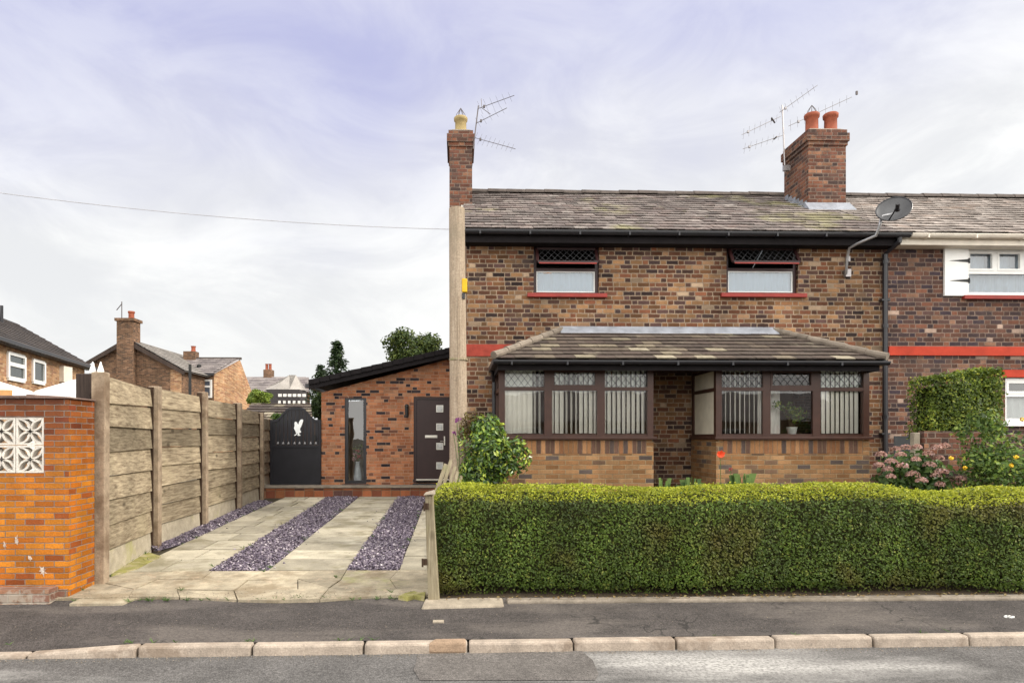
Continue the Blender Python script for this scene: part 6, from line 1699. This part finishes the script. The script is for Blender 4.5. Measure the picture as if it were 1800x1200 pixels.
tree('ivy_bush','dark ivy growing between the gate and the extension',558,690,740,17.2,22,M['ivy'],900,.09,.06,8,cat='bush')
tree('ivy_bush','dark shrub behind the left shoulder of the black gate',490,722,752,17.0,26,M['rose'],600,.09,.05,12,cat='bush')

# ------------------------------------------------------------------ white paint splashes on the brick wall
for k,(px,py,w_,h_) in enumerate(((8,957,7,16),(29,949,10,18),(53,981,12,14),(75,1003,17,20))):
    rn = random.Random(k+40); c = at(px,py,PY0-.0035); m = MB(); n = 14; u = F/PY0
    ring = []
    for j in range(n):
        a = 2*math.pi*j/n; q = rn.uniform(.35,1.0)*(1.0 if j%2 else .55); ring.append((c.x+math.cos(a)*w_/2/u*q*1.2, c.z+math.sin(a)*h_/2/u*q*1.2))
    m.prism_y(ring, PY0-.0035, PY0-.0005)
    m.build('paint_splash', M['splash'], gw)

# ------------------------------------------------------------------ the terrace across the road, which the windows mirror
YO2 = -10.5
op = thing('opposite_house', 'low brick bungalow row across the road, mirrored in the window panes', 'house', (4,YO2,0))
m = MB()
ohol = []
for k in range(4):
    xb = -3+k*5.2
    ohol += [(xb,xb+1.9,.9,2.3)]
wall_y(m, -4, 20, -.1, 2.75, -YO2, ohol, .1)
m.v = [(x,-y,z) for x,y,z in m.v]; m.f = [tuple(reversed(f)) for f in m.f]
m.build('wall', M['brick_far'], op)
m = MB(); m.face([(-4.3,YO2+.3,2.65),(20,YO2+.3,2.65),(20,YO2-3.5,4.3),(-4.3,YO2-3.5,4.3)]); m.face([(-4.3,YO2-7,2.65),(20,YO2-7,2.65),(20,YO2-3.5,4.3),(-4.3,YO2-3.5,4.3)]); m.face([(-4,YO2-7,0),(-4,YO2,0),(-4,YO2,2.7),(-4,YO2-3.5,4.25),(-4,YO2-7,2.7)]); m.build('roof', M['slate_far'], op)
for h in ohol:
    a_,b_,c_,d_ = h; m = MB(); y0_,y1_ = YO2-.06,YO2-.01; f = .07
    m.box(a_,a_+f,y0_,y1_,c_,d_); m.box(b_-f,b_,y0_,y1_,c_,d_); m.box(a_+f,b_-f,y0_,y1_,c_,c_+f); m.box(a_+f,b_-f,y0_,y1_,d_-f,d_)
    xm_ = (a_+b_)/2; m.box(xm_-.04,xm_+.04,y0_+.002,y1_-.002,c_+f,d_-f); zm_ = c_+(d_-c_)*.7; m.box(a_+f,b_-f,y0_+.004,y1_-.004,zm_-.04,zm_+.04)
    wo_ = m.build('window', M['white'], op)
    m = MB(); m.face([(b_,YO2-.09,c_),(a_,YO2-.09,c_),(a_,YO2-.09,d_),(b_,YO2-.09,d_)]); m.build('pane', M['timberblack'], wo_)
    m = MB(); m.box(a_-.1,b_+.1,YO2+.002,YO2+.07,c_-.1,c_-.003); m.build('sill', M['render_white'], wo_)

# ------------------------------------------------------------------ sky, sun, camera
w = bpy.data.worlds.new('World'); SC.world = w; w.use_nodes = True
nt = w.node_tree; nt.nodes.clear()
N_ = nt.nodes.new; Lk = nt.links.new
SUN_EL, SUN_AZ = R(36), R(97)        # azimuth measured clockwise from +Y (towards +X)
sky = N_('ShaderNodeTexSky'); sky.sky_type = 'NISHITA'; sky.sun_disc = False; sky.sun_elevation = SUN_EL; sky.sun_rotation = SUN_AZ
sky.air_density = 1.2; sky.dust_density = 2.5
tc = N_('ShaderNodeTexCoord'); sp = N_('ShaderNodeSeparateXYZ'); Lk(tc.outputs['Generated'], sp.inputs[0])
def math_(op,a,b=None,clamp=False):
    n = N_('ShaderNodeMath'); n.operation = op; n.use_clamp = clamp
    for i,v in enumerate((a,b)):
        if v is None: continue
        if isinstance(v,(int,float)): n.inputs[i].default_value = v
        else: Lk(v,n.inputs[i])
    return n.outputs[0]
def mapr_(v,a,b,c,d,sm=True):
    n = N_('ShaderNodeMapRange'); n.interpolation_type = 'SMOOTHSTEP' if sm else 'LINEAR'; Lk(v,n.inputs[0])
    for i,x in enumerate((a,b,c,d)): n.inputs[i+1].default_value = x
    return n.outputs[0]
def mixc(f,a,b):
    n = N_('ShaderNodeMix'); n.data_type = 'RGBA'
    if isinstance(f,(int,float)): n.inputs[0].default_value = f
    else: Lk(f,n.inputs[0])
    for s_i,v in ((6,a),(7,b)):
        if isinstance(v,tuple): n.inputs[s_i].default_value = (*v,1)
        else: Lk(v,n.inputs[s_i])
    return n.outputs[2]
mp = N_('ShaderNodeMapping'); mp.inputs['Scale'].default_value = (1,1,2.0); Lk(tc.outputs['Generated'], mp.inputs[0])
def noise_(sc,det,rough,vec=None,dist=0):
    n = N_('ShaderNodeTexNoise'); n.inputs['Scale'].default_value = sc; n.inputs['Detail'].default_value = det; n.inputs['Roughness'].default_value = rough; n.inputs['Distortion'].default_value = dist
    Lk(vec or mp.outputs[0], n.inputs['Vector']); return n.outputs['Fac']
n1 = noise_(1.6,5,.5,dist=.3); n2 = noise_(4.2,8,.6,dist=.7)
# cloud deck: white near the horizon, lavender-grey where it thins overhead; Nishita sky shows through the thin part
elev = math_('ADD', sp.outputs[2], math_('MULTIPLY', math_('SUBTRACT', n1, .5), .42))
elev = math_('SUBTRACT', elev, math_('MULTIPLY', sp.outputs[0], .13))
thin = mapr_(elev, .30, .60, 0, 1)
lav = mixc(mapr_(n2,.3,.7,0,1), (4.1,4.2,6.25), (5.3,5.4,6.85))
whi = mixc(mapr_(n2,.32,.68,0,1), (6.6,6.6,6.65), (8.2,8.15,7.95))
low = mapr_(sp.outputs[2], -.02, .22, 0, 1)
whi = mixc(low, (7.2,7.2,7.15), whi)
cl = mixc(thin, whi, lav)
skyc = mixc(.9, sky.outputs[0], cl)
skyc = mixc(math_('MAXIMUM', mapr_(sp.outputs[2], .5, .75, 0, 1), mapr_(sp.outputs[1], -.3, .0, 1, 0)), skyc, (6.6,6.42,6.1))
gain = math_('MULTIPLY', mapr_(sp.outputs[2], .5, .85, 1, 1.5), mapr_(sp.outputs[1], -.4, .05, 3.0, 1))  # unseen sky overhead and behind the camera brightened as added fill
vs = N_('ShaderNodeVectorMath'); vs.operation = 'SCALE'; Lk(skyc, vs.inputs[0]); Lk(gain, vs.inputs[3]); skyc = vs.outputs[0]
bg = N_('ShaderNodeBackground'); Lk(skyc, bg.inputs[0]); bg.inputs[1].default_value = .1
wo = N_('ShaderNodeOutputWorld'); Lk(bg.outputs[0], wo.inputs[0])

sl = bpy.data.lights.new('sun','SUN'); sl.energy = 2.6; sl.angle = R(12); sl.color = (1,.93,.82)
so = bpy.data.objects.new('sun', sl); COL.objects.link(so)
sd = Vector((math.sin(SUN_AZ)*math.cos(SUN_EL), math.cos(SUN_AZ)*math.cos(SUN_EL), math.sin(SUN_EL)))
so.rotation_euler = (-sd).to_track_quat('-Z','Y').to_euler(); so.location = (10,5,15)

cam = bpy.data.cameras.new('camera'); co = bpy.data.objects.new('camera', cam); COL.objects.link(co)
cam.sensor_width = 36; cam.lens = F/1800*36; cam.shift_x = (900-PPX)/1800; cam.shift_y = (PPY-600)/1800
cam.clip_end = 1000; cam.clip_start = .05
co.location = (0,0,CAM_H); co.rotation_euler = (R(90),0,-YAW)
SC.camera = co
SC.view_settings.view_transform = 'Standard'; SC.view_settings.look = 'None'; SC.view_settings.exposure = .45; SC.view_settings.gamma = 1
SC.cycles.max_bounces = 8; SC.cycles.transparent_max_bounces = 12
try: SC.cycles.use_denoising = True
except Exception: pass
